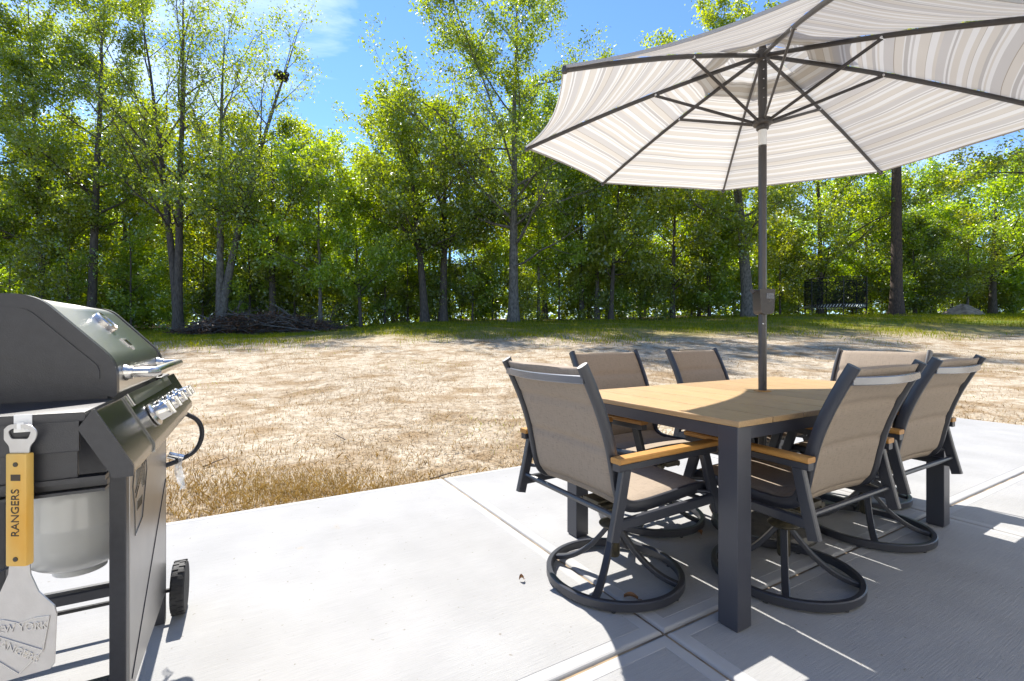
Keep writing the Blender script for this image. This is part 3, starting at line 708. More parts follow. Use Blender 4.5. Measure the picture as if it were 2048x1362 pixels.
bm = B(); yz_prism(bm, cpp, -.330, .332); cpo = obj('control_panel', bm, 'panel_steel', grill, 30)
bm = B(); prism(bm, [Vector(p) for p in ((-.0035, -.30, .8885), (.012, -.30, .8585), (.012, .31, .8585), (-.0035, .31, .8885))], Vector((.0026, 0, .0013))); obj('panel_strip', bm, 'stainless', cpo)
fn = Vector((.888, 0, .459)); fd = Vector((.459, 0, -.888))
def knob(y, big):
    c = Vector((.034, y, .816)) + fn * .002; M = Matrix.Identity(4)
    for i, cc in enumerate((fd, Vector((0, 1, 0)), fn)): M[0][i], M[1][i], M[2][i] = cc
    M[0][3], M[1][3], M[2][3] = c
    r = .033 if big else .028
    bm = B(); lathe(bm, [(r, 0), (r, .004), (r * .86, .008), (r * .72, .010), (r * .72, .014), (r * .66, .036), (r * .58, .040), (0, .040)], 26, M); k = obj('knob', bm, 'knob_chrome', cpo, 30)
    bm = B(); box(bm, (0, 0, .044), (r * 1.25, .010, .012), bev=.003); bm.transform(M); obj('knob_grip', bm, 'knob_chrome', k, 30)
for y, b_ in ((-.19, True), (-.05, False), (.09, False), (.225, False), (.30, False)): knob(y, b_)
for sgn, ya, yb in ((-1, -.566, -.338), (1, .340, .527)):
    bm = B(); box(bm, (-.235, (ya + yb) / 2, .874), (.43, abs(yb - ya), .020), bev=.004); shf = obj('side_shelf', bm, 'grill_black', grill, 35)
    yo = ya if sgn < 0 else yb
    bm = B(); box(bm, (-.235, yo - sgn * .006, .835), (.41, .010, .062), bev=.002); box(bm, (-.235, yo - sgn * .016, .775), (.40, .008, .062), bev=.002); obj('shelf_skirt', bm, 'grill_black', shf)
    bm = B(); box(bm, (-.20, yo - sgn * .02, .744), (.42, .03, .010)); box(bm, (-.20, yo - sgn * .03, .731), (.42, .02, .012)); box(bm, (-.20, yo - sgn * .02, .720), (.42, .03, .006)); obj('shelf_rail', bm, 'grill_black', shf)
    if sgn < 0:
        bm = B(); lathe(bm, [(.022, -.0005), (.022, .001)], 20, Matrix.Translation((-.285, yo - .0015, .79)) @ Matrix.Rotation(R(90), 4, 'X') @ Matrix.Diagonal((1, .8, 1, 1))); obj('shelf_hole', bm, 'tramp_black', shf)
for x in (-.018, -.43):
    for y in (-.300, .285):
        bm = B(); box(bm, (x, y, .372), (.034, .034, .744), bev=.003); obj('leg', bm, 'grill_black', grill)
# front doors with pressed badge and crease
for y0, y1 in ((-.281, .284),):
    bm = B(); box(bm, (-.008, (y0 + y1) / 2, .42), (.016, y1 - y0, .63), bev=.002); dr = obj('door', bm, 'door_grey', grill)
    bm = B(); sweep(bm, [(.0005, y0 + .02, .14), (.0005, y1 - .01, .52)], rect(.003, .003)); obj('door_crease', bm, 'grill_black', dr)
    if y0 < 0:
        hexa = [(y0 + .05, .58), (y0 + .03, .64), (y0 + .06, .705), (y0 + .19, .715), (y0 + .215, .64), (y0 + .15, .52), (y0 + .06, .50)]
        bm = B(); n = len(hexa)
        for i in range(n):
            p, q = hexa[i], hexa[(i + 1) % n]; sweep(bm, [(.0005, p[0], p[1]), (.0005, q[0], q[1])], rect(.003, .003))
        rr = random.Random(4)
        for i in range(9):
            y = y0 + .075 + i * .013; z = .655 - i * .002
            sweep(bm, [(.0004, y, z - .02 - .02 * rr.random()), (.0004, y + .003, z + .02)], rect(.0025, .0025))
        for i in range(6):
            y = y0 + .08 + i * .012; sweep(bm, [(.0004, y, .56), (.0004, y + .006, .585)], rect(.0025, .0025))
        sweep(bm, [(.0004, y0 + .06, .615), (.0004, y0 + .20, .695)], rect(.0025, .003)); sweep(bm, [(.0004, y0 + .065, .60), (.0004, y0 + .20, .675)], rect(.0025, .003))
        obj('door_emblem', bm, 'panel_steel', dr)
for (p0, p1) in (((-.018, -.3, .40), (-.43, -.3, .40)), ((-.018, -.3, .17), (-.43, -.3, .17)), ((-.43, -.3, .17), (-.43, .285, .17)), ((-.018, .285, .17), (-.43, .285, .17)), ((-.018, .285, .60), (-.43, .285, .60)), ((-.43, -.3, .62), (-.43, .285, .62))):
    bm = B(); sweep(bm, [p0, p1], rect(.022, .026, .003)); obj('frame_bar', bm, 'grill_black', grill)
bm = B(); tube(bm, [(-.19, -.30, .41), (-.19, -.318, .50), (-.215, -.318, .505), (-.25, -.31, .49)], .0028, 6); tube(bm, [(-.19, -.30, .16), (-.18, -.33, .145), (-.05, -.31, .15)], .0028, 6); obj('tank_hanger_wire', bm, 'frame_metal', grill, 40)
bm = B(); tube(bm, [(.05, .325, .093), (-.50, .325, .093)], .008, 8); obj('axle', bm, 'black_rubber', grill, 40)
for x in (.036, -.475):
    wroot = empty('wheel'); wroot.parent = grill; wroot.location = (x, .335, .093)
    MX = Matrix.Rotation(R(90), 4, 'Y')
    bm = B(); lathe(bm, [(.068, -.022), (.086, -.022), (.092, -.016), (.0925, 0), (.092, .016), (.086, .022), (.068, .022)], 44, MX)
    for i in range(44):
        a = 2 * math.pi * i / 44; s = 1 if i % 2 else -1
        box(bm, (s * .010, .0925 * math.cos(a), .0925 * math.sin(a)), (.020, .006, .004), rot=Matrix.Rotation(a - math.pi / 2, 3, 'X'))
    obj('tyre', bm, 'black_rubber', wroot)
    bm = B(); lathe(bm, [(.0, -.012), (.020, -.014), (.024, -.010), (.066, -.008), (.070, -.018), (.070, .018), (.066, .010), (.024, .012), (.020, .022), (.0, .022)], 30, MX)
    for i in range(6):
        a = math.pi / 3 * i; box(bm, (.012, .045 * math.cos(a), .045 * math.sin(a)), (.008, .012, .05), rot=Matrix.Rotation(a - math.pi / 2, 3, 'X'))
    obj('rim', bm, 'grill_greasy', wroot, 30)
bm = B(); tube(bm, catmull([(.0, .40, .745), (.035, .42, .735), (.085, .42, .70), (.10, .41, .645), (.08, .39, .59), (.03, .35, .565), (-.01, .30, .56)], 6), .0085, 10); obj('gas_hose', bm, 'hose', grill, 40)
bm = B(); lathe(bm, [(.012, 0), (.012, .05)], 10, Matrix.Translation((.045, .355, .572)) @ Matrix.Rotation(R(-70), 4, 'Y')); obj('hose_fitting', bm, 'silver', grill, 40)
bm = B(); box(bm, (-.112, -.5675, .868), (.026, .002, .034), bev=.0006); box(bm, (-.112, -.573, .860), (.010, .012, .004)); box(bm, (-.112, -.579, .865), (.010, .002, .012)); obj('tool_hook', bm, 'white_plastic', grill)
# plastic bag scrap hanging from the hose fitting
rr = random.Random(8); bm = B(); G = []
for i in range(9):
    row = []
    for j in range(7):
        y = .33 + .011 * j * (1 - .05 * i) + .006 * math.sin(i * 1.3); z = .60 - .017 * i - .004 * j
        row.append(bm.verts.new((.02 + .012 * math.sin(i * .9 + j * 1.1) + .003 * i + rr.uniform(-.004, .004), y + rr.uniform(-.004, .004), z + rr.uniform(-.004, .004))))
    G.append(row)
for i in range(8):
    for j in range(6):
        if i > 4 and j > 10 - i: continue
        bm.faces.new((G[i][j], G[i][j + 1], G[i + 1][j + 1], G[i + 1][j]))
bag = obj('plastic_bag', bm, 'clear_plastic', None, 60, recalc=False); bag.matrix_world = Matrix.Translation(GO) @ Matrix.Rotation(GR, 4, 'Z')
tag(bag, 'torn clear plastic bag hanging below the grill hose', 'plastic bag')

# propane tank inside the cart
tank = tag(empty('propane_tank', GO + Matrix.Rotation(GR, 3, 'Z') @ Vector((-.158, -.03, .372)), GR), 'grey white propane tank hanging in the open side of the grill cart', 'propane tank')
bm = B(); pr = []
for i in range(9): a = math.pi / 2 * i / 8; pr.append((.140 * math.sin(a) if i else 0.0, .10 - .10 * math.cos(a)))
pr += [(.142, .145), (.1435, .15), (.142, .155)]
for i in range(9): a = math.pi / 2 * (1 - i / 8); pr.append((max(.140 * math.sin(a), .02), .22 + .085 * math.cos(a)))
lathe(bm, pr, 40); obj('body', bm, 'tank_paint', tank, 40)
bm = B(); lathe(bm, [(.055, .004), (.06, 0), (.06, .03), (.055, .03)], 30, Matrix.Translation((0, 0, -.004))); obj('foot_ring', bm, 'tank_paint', tank, 40)
bm = B(); lathe(bm, [(.03, .30), (.03, .325), (.016, .33), (.016, .36), (.02, .365), (.02, .38)], 16); tube(bm, [(0, 0, .345), (-.05, .02, .345)], .012, 10); obj('valve', bm, 'silver', tank, 40)
bm = B()
for s in range(3):
    a0 = s * 2.09 + .3; sweep(bm, [(.085 * math.cos(a0 + t * .2), .085 * math.sin(a0 + t * .2), .35) for t in range(7)], rect(.006, .085)); 
obj('collar', bm, 'tank_paint', tank, 40)
bm = B(); box(bm, (.10, -.115, .065), (.006, .006, .02)); obj('rust_spot', bm, 'rust', tank)

# spatula with bottle-opener hanging on the hook
SP = GO + Matrix.Rotation(GR, 3, 'Z') @ Vector((-.113, -.578, .866))
spat = tag(empty('grill_spatula', SP, GR + R(-28)), 'metal grill spatula with yellow wooden handle and bottle opener, hanging on the grill', 'spatula')
bm = B()
outer = fillet([(-.034, -.012), (-.020, .002), (.020, .002), (.034, -.012), (.030, -.028), (.019, -.040), (.019, -.055), (-.019, -.055), (-.019, -.040), (-.030, -.028)], .008, 4)
inner = fillet([(-.022, -.012), (-.014, -.006), (.014, -.006), (.022, -.012), (.016, -.026), (-.016, -.026)], .004, 4)
k = len(outer); A = [bm.verts.new((p.x, -.001, p.y)) for p in outer]
from mathutils.geometry import tessellate_polygon
tris = tessellate_polygon([[Vector((p.x, p.y, 0)) for p in outer], [Vector((p.x, p.y, 0)) for p in inner[::-1]]])
allp = outer + inner[::-1]; bm.free(); bm = B()
f0 = [bm.verts.new((p.x, -.001, p.y)) for p in allp]; f1 = [bm.verts.new((p.x, .001, p.y)) for p in allp]
for t in tris:
    bm.faces.new([f0[i] for i in t]); bm.faces.new([f1[i] for i in t][::-1])
for s, e in ((0, k), (k, len(allp))):
    for i in range(s, e):
        j = i + 1 if i + 1 < e else s; bm.faces.new((f0[i], f0[j], f1[j], f1[i]))
obj('bottle_opener', bm, 'blade_steel', spat)
bm = B(); box(bm, (0, 0, -.160), (.040, .016, .215), bev=.004); hnd = obj('handle', bm, 'handle_wood', spat, 35)
bm = B()
for z in (-.073, -.253): lathe(bm, [(.0045, 0), (.0045, .0015)], 12, Matrix.Translation((0, -.0078, z)) @ Matrix.Rotation(R(90), 4, 'X'))
obj('rivet', bm, 'mechanism_steel', hnd)
bm = text_bm('RANGERS', .021, .0004); bm.transform(Matrix.Translation((0, -.0086, -.165)) @ Matrix.Rotation(R(-90), 4, 'Y') @ Matrix.Rotation(R(90), 4, 'X')); obj('lettering', bm, 'ink', hnd, recalc=False)
bm = B(); box(bm, (0, -.0082, -.098), (.018, .0008, .012)); obj('burnt_mark', bm, 'ink', hnd)
bm = B(); bl = [(-.019, -.262), (.019, -.262), (.021, -.285), (.036, -.318), (.066, -.345), (.070, -.36), (.066, -.455), (.058, -.466), (-.058, -.498), (-.066, -.49), (-.070, -.36), (-.066, -.345), (-.036, -.318), (-.021, -.285)]
prism(bm, [(x, -.0012, z) for x, z in bl], (0, .0024, 0)); blade = obj('blade', bm, 'blade_steel', spat)
bm = text_bm('NEW YORK', .021, .0006); bm.transform(Matrix.Translation((.0, -.0018, -.387)) @ Matrix.Rotation(R(-5), 4, 'Y') @ Matrix.Rotation(R(90), 4, 'X')); obj('lettering', bm, 'knob_chrome', blade, recalc=False)
bm = text_bm('RANGERS', .021, .0006); bm.transform(Matrix.Translation((-.005, -.0018, -.43)) @ Matrix.Rotation(R(24), 4, 'Y') @ Matrix.Rotation(R(90), 4, 'X')); obj('lettering', bm, 'knob_chrome', blade, recalc=False)
bm = B(); sh = [(-.060, -.375), (-.028, -.372), (0, -.378), (.030, -.368), (.058, -.364), (.046, -.43), (.0, -.475), (-.048, -.445)]
for i in range(len(sh)):
    p, q = sh[i], sh[(i + 1) % len(sh)]; sweep(bm, [(p[0], -.0014, p[1]), (q[0], -.0014, q[1])], rect(.0025, .0016))
sweep(bm, [(-.055, -.0014, -.398), (.046, -.0014, -.43)], rect(.0025, .0016)); obj('shield_outline', bm, 'knob_chrome', blade)

# ------------------------------------------------------------------ trees
UPV = np.array([0, 0, 1.0])
class Tubes:
    def __init__(s): s.V = []; s.F = []; s.n = 0
    def add(s, P, rad, sides):
        P = np.asarray(P, float); n = len(P)
        T = np.gradient(P, axis=0); T /= np.linalg.norm(T, axis=1)[:, None] + 1e-9
        ref = np.array([1.0, 0, 0]) if abs(T[0, 2]) > .8 else UPV
        S = np.cross(T, ref); S /= np.linalg.norm(S, axis=1)[:, None] + 1e-9; U = np.cross(S, T)
        a = np.arange(sides) * 2 * math.pi / sides
        ring = P[:, None] + (S[:, None] * np.cos(a)[None, :, None] + U[:, None] * np.sin(a)[None, :, None]) * np.asarray(rad)[:, None, None]
        s.V.append(ring.reshape(-1, 3)); i, j = np.meshgrid(np.arange(n - 1), np.arange(sides), indexing='ij')
        A = s.n + i * sides + j; Bq = s.n + i * sides + (j + 1) % sides
        s.F.append(np.stack([A, Bq, Bq + sides, A + sides], -1).reshape(-1, 4)); s.n += n * sides
    def mesh(s, name, mat):
        me = bpy.data.meshes.new(name); V = np.concatenate(s.V); F = np.concatenate(s.F)
        me.vertices.add(len(V)); me.vertices.foreach_set('co', V.reshape(-1).astype(np.float32))
        me.loops.add(F.size); me.loops.foreach_set('vertex_index', F.reshape(-1).astype(np.int32))
        me.polygons.add(len(F)); me.polygons.foreach_set('loop_start', np.arange(0, F.size, 4, dtype=np.int32))
        me.polygons.foreach_set('use_smooth', np.ones(len(F), bool)); me.update(calc_edges=True); me.materials.append(MATS[mat]); return me
def unit(v): return v / (np.linalg.norm(v) + 1e-9)
def leaves(rng, anchors, n, size, spread, flat=.6):
    A = anchors[rng.integers(0, len(anchors), n)] + rng.normal(0, spread, (n, 3)) * np.array([1, 1, .75])
    nr = rng.normal(0, 1, (n, 3)); nr[:, 2] += flat * rng.choice([1, 1, -.2], n); nr /= np.linalg.norm(nr, axis=1)[:, None]
    t = np.cross(nr, rng.normal(0, 1, (n, 3))); t /= np.linalg.norm(t, axis=1)[:, None]; b = np.cross(nr, t)
    s = size * rng.uniform(.5, 1.55, n)[:, None]
    return np.stack([A - t * s * .5, A + b * s * .30 + nr * s * .07, A + t * s * .5, A - b * s * .30 + nr * s * .07], 1)
def curve_path(rng, p, d, Ln, n, trop, wig):
    P = [p]; st = Ln / n; d = unit(d)
    for i in range(n):
        d = unit(d + UPV * trop / n + rng.normal(0, wig, 3)); P.append(P[-1] + d * st)
    return np.array(P)
def gen_tree(seed, H, r0, cb, rx, nl=15, lean=(0, 0), ang=(76, 38), leaf=.12, nleaf=20000, bark='bark', lmat='leaf_oak', spread=.22, stems=None, trop=.5, zc=None, rz=None, twigs=5, extra=(), top_taper=.9, wig=.10, lowb=1.45):
    """tapered trunk with limbs, branches and twigs inside an ellipsoidal envelope; returns (wood mesh, crown mesh)"""
    rng = np.random.default_rng(seed); TB = Tubes(); anchors = []
    zc = zc if zc is not None else (cb + H) / 2; rz = rz if rz is not None else (H - cb) / 2 * 1.08
    stems = stems or [(lean[0], lean[1], 1.0, 0.0)]
    ph = rng.uniform(0, 6.28, 4)
    def env(p, d):
        az = math.atan2(d[1], d[0]); k = 1 + .16 * math.sin(2 * az + ph[0]) + .13 * math.sin(3 * az + ph[1] + p[2] * .6) + .10 * math.sin(5 * az + ph[2] + p[2])
        q = (p - np.array([cxm[0], cxm[1], zc])) / np.array([rx * k, rx * k, rz]); e = d / np.array([rx * k, rx * k, rz])
        a = e @ e; b = 2 * q @ e; c = q @ q - 1; D = b * b - 4 * a * c
        if D <= 0: return .8
        return max(.5, (-b + math.sqrt(D)) / (2 * a))
    def branch(p, d, Ln, r, lev):
        n = 5 if lev == 2 else 3
        P = curve_path(rng, p, d, Ln, n, trop * (.8 if lev == 2 else .4), .16)
        TB.add(P, np.linspace(r, r * .35, n + 1), 4 if lev == 2 else 3)
        if lev == 3:
            anchors.extend([P[1], P[2], P[3], P[3] + (P[3] - P[2]) * .4]); return
        anchors.append(P[-1])
        for k in range(twigs):
            t = rng.uniform(.25, 1); i = min(int(t * n), n - 1); q = P[i] + (P[i + 1] - P[i]) * (t * n - i)
            dd = unit(unit(P[i + 1] - P[i]) + rng.normal(0, .65, 3) + UPV * .15)
            branch(q, dd, Ln * rng.uniform(.28, .5), r * .45, 3)
    for (lx, ly, hs, t0) in stems:
        Hs = H * hs; n = 16; tt = np.linspace(0, 1, n + 1)
        wx = np.cumsum(rng.normal(0, wig, n + 1)) * .35; wy = np.cumsum(rng.normal(0, wig, n + 1)) * .35
        wx -= wx[0]; wy -= wy[0]
        P = np.stack([lx * tt ** 1.3 + wx * tt, ly * tt ** 1.3 + wy * tt, tt * Hs * .95], 1)
        rr_ = r0 * (hs if len(stems) > 1 else 1) * ((1 - tt) ** top_taper * .93 + .05); rr_[0] *= 1.45; rr_[1] *= 1.06
        P[0, 2] = -.25
        TB.add(P, rr_, 10); cxm = (lx * .6, ly * .6)
        f0 = cb / Hs; az0 = rng.uniform(0, 6.28)
        for i in range(nl):
            f = f0 + (.97 - f0) * ((i + rng.uniform(0, .7)) / nl) ** lowb; j = min(int(f * n), n - 1); p = P[j] + (P[j + 1] - P[j]) * (f * n - j)
            az = az0 + i * 2.4 + rng.normal(0, .35); u = (f - f0) / (1 - f0); an = R(ang[0] + (ang[1] - ang[0]) * u + rng.normal(0, 7))
            d = np.array([math.cos(az) * math.sin(an), math.sin(az) * math.sin(an), math.cos(an)])
            Ln = min(env(p, d) * rng.uniform(.72, 1.05), rx * 2.2)
            r = min(max(.012, .42 * np.interp(f, tt, rr_)), .02 + .018 * Ln)
            m = 7; Q = curve_path(rng, p, d, Ln, m, trop, .09)
            TB.add(Q, np.linspace(r, r * .22, m + 1), 6)
            nb = int(3 + Ln * 1.5)
            for k in range(nb):
                t = .22 + .78 * (k + rng.uniform(0, 1)) / nb; t = min(t, .999); ii = min(int(t * m), m - 1); q = Q[ii] + (Q[ii + 1] - Q[ii]) * (t * m - ii)
                tdir = unit(Q[ii + 1] - Q[ii]); dd = unit(tdir * .75 + rng.normal(0, .55, 3) + UPV * .12)
                branch(q, dd, max(.45, Ln * rng.uniform(.2, .42) * (1.15 - .5 * t)), max(.008, r * .4 * (1 - .6 * t)), 2)
            anchors.append(Q[-1])
    for (p, d, Ln, r) in extra:        # bare low limbs
        Q = curve_path(rng, np.array(p, float), np.array(d, float), Ln, 8, .35, .09); TB.add(Q, np.linspace(r, r * .2, 9), 6)
        for k in range(5):
            t = rng.uniform(.4, 1); ii = min(int(t * 8), 7); TB.add(curve_path(rng, Q[ii], unit(Q[min(ii + 1, 8)] - Q[ii - 1]) + rng.normal(0, .5, 3), Ln * .3, 4, .3, .12), np.linspace(r * .3, r * .08, 5), 4)
            anchors.append(Q[-1])
    A = np.array(anchors)
    return TB.mesh('trunk', bark), np_quads('crown', leaves(rng, A, nleaf, leaf, spread), lmat)
def put_tree(meshes, name, x, y, rz=0.0, sc=1.0, label='', cat='tree', group=None, dz=0.0):
    root = empty(name, (x, y, H1(x, y) + dz), rz); root.scale = (sc, sc, sc); tag(root, label, cat, group)
    link(bpy.data.objects.new('trunk', meshes[0]), root); link(bpy.data.objects.new('crown', meshes[1]), root); return root
KT = 1.55          # the woods stand about 25 to 35 m away
def tree_at(pxx, Y, label, name='oak_tree', rz=0.0, **k):
    Y *= KT
    for q in ('H', 'cb', 'zc', 'rz', 'spread'):
        if q in k: k[q] *= KT
    k['spread'] = k.get('spread', .22 * KT * .74); k['r0'] *= KT * .92; k['rx'] *= KT * 1.22; k['leaf'] *= 1.28; k['nleaf'] = int(k['nleaf'] * 1.45); k['trop'] = k.get('trop', .5) * .6
    if 'lean' in k: k['lean'] = (k['lean'][0] * KT, k['lean'][1] * KT)
    if 'stems' in k: k['stems'] = [(a * KT, b * KT, c, d) for a, b, c, d in k['stems']]
    if 'extra' in k: k['extra'] = [(tuple(c * KT for c in p), d, Ln * KT, r * KT) for p, d, Ln, r in k['extra']]
    return put_tree(gen_tree(**k), name, px(pxx, Y), Y, rz, 1.0, label)

FR = 'trees along the front edge of the woods'
# the row that stands at the edge of the yard, left to right
tree_at(-95, 19.5, 'leafy tree at the far left, its crown filling the top left corner', seed=11, H=15.5, r0=.20, cb=3.2, rx=3.8, nl=24, nleaf=36000, leaf=.13)
tree_at(88, 20.5, 'slender dark trunk left of the grill lid with thin leafy branches', name='slender_tree', seed=12, H=15.5, r0=.15, cb=3.0, rx=2.6, nl=24, nleaf=26000, lean=(-.6, 0), leaf=.12, ang=(75, 30))
tree_at(183, 20.0, 'tall dark trunked tree rising straight above the grill lid', seed=13, H=16, r0=.20, cb=4.2, rx=3.1, nl=22, nleaf=32000, lean=(.1, .4), leaf=.12)
tree_at(356, 19.2, 'twin stemmed tree with sparse twiggy top left of the brush pile', name='twin_stem_tree', seed=14, H=15.2, r0=.2, cb=4.4, rx=2.9, nl=17, nleaf=11500, leaf=.11, spread=.2,
        stems=[(.15, 0, 1.0, 0), (-1.7, .2, .92, 0)], ang=(58, 28), trop=.7, bark='bark')
tree_at(440, 19.8, 'leaning forked tree behind the brush pile carrying the nest', name='forked_tree', seed=15, H=13.6, r0=.2, cb=4.4, rx=2.5, nl=16, nleaf=8500, leaf=.115, spread=.2,
        stems=[(.1, 0, .98, 0), (3.0, .3, 1.0, 0)], ang=(60, 30), trop=.7, bark='bark_pale')
tree_at(545, 21.0, 'round crowned dark trunk tree right of the forked tree', seed=16, H=8.9, r0=.19, cb=3.4, rx=3.6, trop=.3, lowb=1.9, nl=18, nleaf=20000, leaf=.13, bark='bark')
tree_at(641, 20.0, 'pale thin trunked tree behind the right end of the brush pile', name='young_tree', seed=17, H=7.9, r0=.10, cb=2.0, rx=2.2, nl=18, nleaf=13000, leaf=.13, lmat='leaf_bright', bark='bark_pale')
tree_at(722, 20.5, 'short young tree with bright leaves in the gap of the tree line', name='young_tree', seed=18, H=5.2, r0=.09, cb=1.4, rx=1.9, nl=16, nleaf=10000, leaf=.12, lmat='leaf_bright', lean=(-.5, 0))
tree_at(850, 21.0, 'spreading oak left of the tall centre tree, trunk leaning left', seed=19, H=9.3, r0=.21, cb=3.2, rx=3.9, nl=18, nleaf=25000, leaf=.13, lean=(-.9, 0), ang=(72, 30), trop=.3, lowb=2.0)
tree_at(886, 21.6, 'dark straight oak immediately left of the tall centre tree', seed=20, H=9.9, r0=.22, cb=3.4, rx=3.8, nl=18, nleaf=16000, leaf=.13, lean=(.3, 0), ang=(70, 28), trop=.3, lowb=2.0)
tree_at(1027, 20.0, 'tallest centre oak with thick grey trunk and ascending limbs', seed=21, H=14.6, r0=.24, cb=4.2, rx=4.3, nl=24, nleaf=42000, leaf=.12, ang=(72, 30), trop=.35, lean=(.15, 0), zc=9.4, rz=5.3, lowb=1.8, bark='bark_pale',
        extra=[((.1, 0, 3.3), (1, -.1, .25), 3.6, .075), ((.1, 0, 2.4), (1, .2, .05), 4.2, .05), ((0, 0, 4.0), (-1, .1, .5), 3.8, .06)])
tree_at(1077, 22.5, 'thin pale pole of a tree right behind the centre oak', name='slender_tree', seed=22, H=10.5, r0=.085, cb=2.6, rx=1.9, nl=16, nleaf=10000, leaf=.13, bark='bark_pale', lmat='leaf_bright')
tree_at(1163, 23.0, 'dark trunk tree under the left corner of the umbrella', seed=23, H=9.4, r0=.14, cb=2.0, rx=2.7, nl=18, nleaf=16000, leaf=.14, lmat='leaf_bright')
tree_at(1222, 22.0, 'dense leaning tree below the left part of the umbrella', seed=24, H=8.6, r0=.13, cb=1.9, rx=2.6, nl=18, nleaf=16000, leaf=.14, lean=(.5, 0))
tree_at(1345, 23.0, 'yellow green bushy tree between the umbrella edge and the table', seed=25, H=8.2, r0=.14, cb=1.4, rx=3.2, nl=20, nleaf=19000, leaf=.14, lmat='leaf_yellow')
tree_at(1497, 22.0, 'thick pale trunk leaning left behind the umbrella pole', seed=26, H=14.2, r0=.30, cb=3.2, rx=3.6, nl=24, nleaf=24000, leaf=.14, lean=(-1.6, 0), lmat='leaf_oak', bark='bark_pale', ang=(78, 20))
tree_at(1640, 25.0, 'dense dark green tree behind the trampoline', seed=27, H=9.8, r0=.18, cb=1.6, rx=3.7, nl=20, nleaf=22000, leaf=.15, lmat='leaf_oak')
tree_at(1793, 22.0, 'straight bare pine trunk right of the umbrella', name='pine_tree', seed=28, H=18.5, r0=.27, cb=9.5, rx=2.8, nl=16, nleaf=15000, leaf=.15, bark='bark_pine', wig=.04, ang=(85, 45), top_taper=.55,
        extra=[((.1, 0, 7.2), (1, 0, .5), 1.6, .035)])
tree_at(1735, 27.0, 'bright leafy tree behind the pine trunk', seed=29, H=8.4, r0=.15, cb=1.4, rx=2.8, nl=20, nleaf=18000, leaf=.15, lmat='leaf_bright', bark='bark_pale')
tree_at(1868, 31.0, 'pale airy tree standing against the sky right of the pine', seed=30, H=9.6, r0=.15, cb=3, rx=2.6, nl=20, nleaf=12000, leaf=.14, lmat='leaf_bright', ang=(45, 15))
tree_at(1985, 25.0, 'broad layered tree filling the right edge above the dirt mound', seed=31, H=7.8, r0=.2, cb=1.6, rx=4.2, nl=22, nleaf=25000, leaf=.15, lmat='leaf_bright', ang=(80, 40), trop=.2)
tree_at(1830, 24.0, 'low dark cedar bush between the pine and the dirt mound', name='cedar_bush', seed=32, H=4.6, r0=.10, cb=.3, rx=2.2, nl=18, nleaf=15000, leaf=.11, lmat='leaf_dark', ang=(85, 40))
tree_at(2300, 14.5, 'oak outside the right edge reaching a leafy limb under the umbrella', seed=33, H=11.5, r0=.26, cb=4.2, rx=5.8, nl=18, nleaf=22000, leaf=.13, ang=(85, 30), lmat='leaf_yellow', trop=.3)
for i, (xp, Y, h) in enumerate(((20, 20.6, 6.2), (135, 20.2, 5.0), (262, 20.8, 6.8), (405, 21, 5.4), (500, 21.2, 6.5), (590, 21.6, 5.2), (770, 21.8, 5.6), (815, 22.6, 7.0), (945, 22.4, 6.0), (985, 23.4, 7.4), (1118, 22.8, 6.4), (1280, 23.2, 6.6), (1420, 23.4, 6.2), (1560, 24, 6.0))):
    place = ['left of the grill lid', 'above the left of the grill lid', 'above the grill thermometer', 'between the twin stemmed and forked trees', 'above the middle of the brush pile', 'above the right of the brush pile', 'left of the leaning oak', 'beside the leaning oak trunk', 'between the dark oak and the centre oak', 'immediately left of the centre oak trunk', 'right of the centre oak', 'under the left rim of the umbrella', 'left of the leaning pale trunk', 'right of the umbrella pole'][i]
    tree_at(xp, Y, 'thin bright green young tree ' + place, name='young_tree', seed=120 + i, H=h, r0=.055, cb=.8, rx=1.7, nl=18, nleaf=5200, leaf=.12, lmat=('leaf_bright', 'leaf_yellow', 'leaf_bright', 'leaf_oak')[i % 4], ang=(80, 40))
# woods behind: a few kinds, many individuals
bgk = [gen_tree(seed=50 + i, H=h * 1.45, r0=r * 1.35, cb=c * 1.3, rx=x * 1.7, nl=16, nleaf=int(nlf * 1.0), leaf=.25, spread=.45, trop=.3, twigs=3, lmat=lm, bark=bk) for i, (h, r, c, x, nlf, lm, bk) in enumerate([
    (13, .17, 2.5, 3.0, 9000, 'leaf_oak', 'bark'), (11, .13, 1.8, 2.6, 8500, 'leaf_bright', 'bark_pale'), (14.5, .2, 4.0, 3.2, 9000, 'leaf_oak', 'bark'), (9, .11, 1.2, 2.4, 8000, 'leaf_bright', 'bark'), (12, .15, 2.2, 2.8, 8500, 'leaf_yellow', 'bark_pale')])]
rnd = random.Random(77)
def cap_h(x_px):   # keep the sky notches of the photo open: highest tree allowed behind each column (photo row)
    return np.interp(x_px, [-400, 560, 640, 700, 760, 830, 1200, 1290, 1420, 1560, 1760, 1850, 1960, 2500], [60, 150, 215, 300, 250, 190, 120, 300, 330, 300, 330, 380, 390, 330])
def place_of(xp):
    for lim, w in ((-20, 'beyond the left edge'), (60, 'at the far left edge'), (250, 'behind the grill lid'), (400, 'by the twin stemmed tree'), (560, 'behind the brush pile'), (700, 'right of the brush pile'), (820, 'left of the leaning oak'), (960, 'by the dark oak'), (1100, 'by the tallest centre oak'), (1300, 'under the left rim of the umbrella'), (1480, 'left of the umbrella pole'), (1640, 'right of the umbrella pole'), (1780, 'behind the trampoline'), (1900, 'by the bare pine trunk'), (2060, 'at the right edge above the dirt mound')):
        if xp < lim: return w
    return 'beyond the right edge'
BGL = ['mid green leafy tree', 'bright green tree', 'tall mid green tree', 'low bright green tree', 'yellow green tree']
nbg = 0
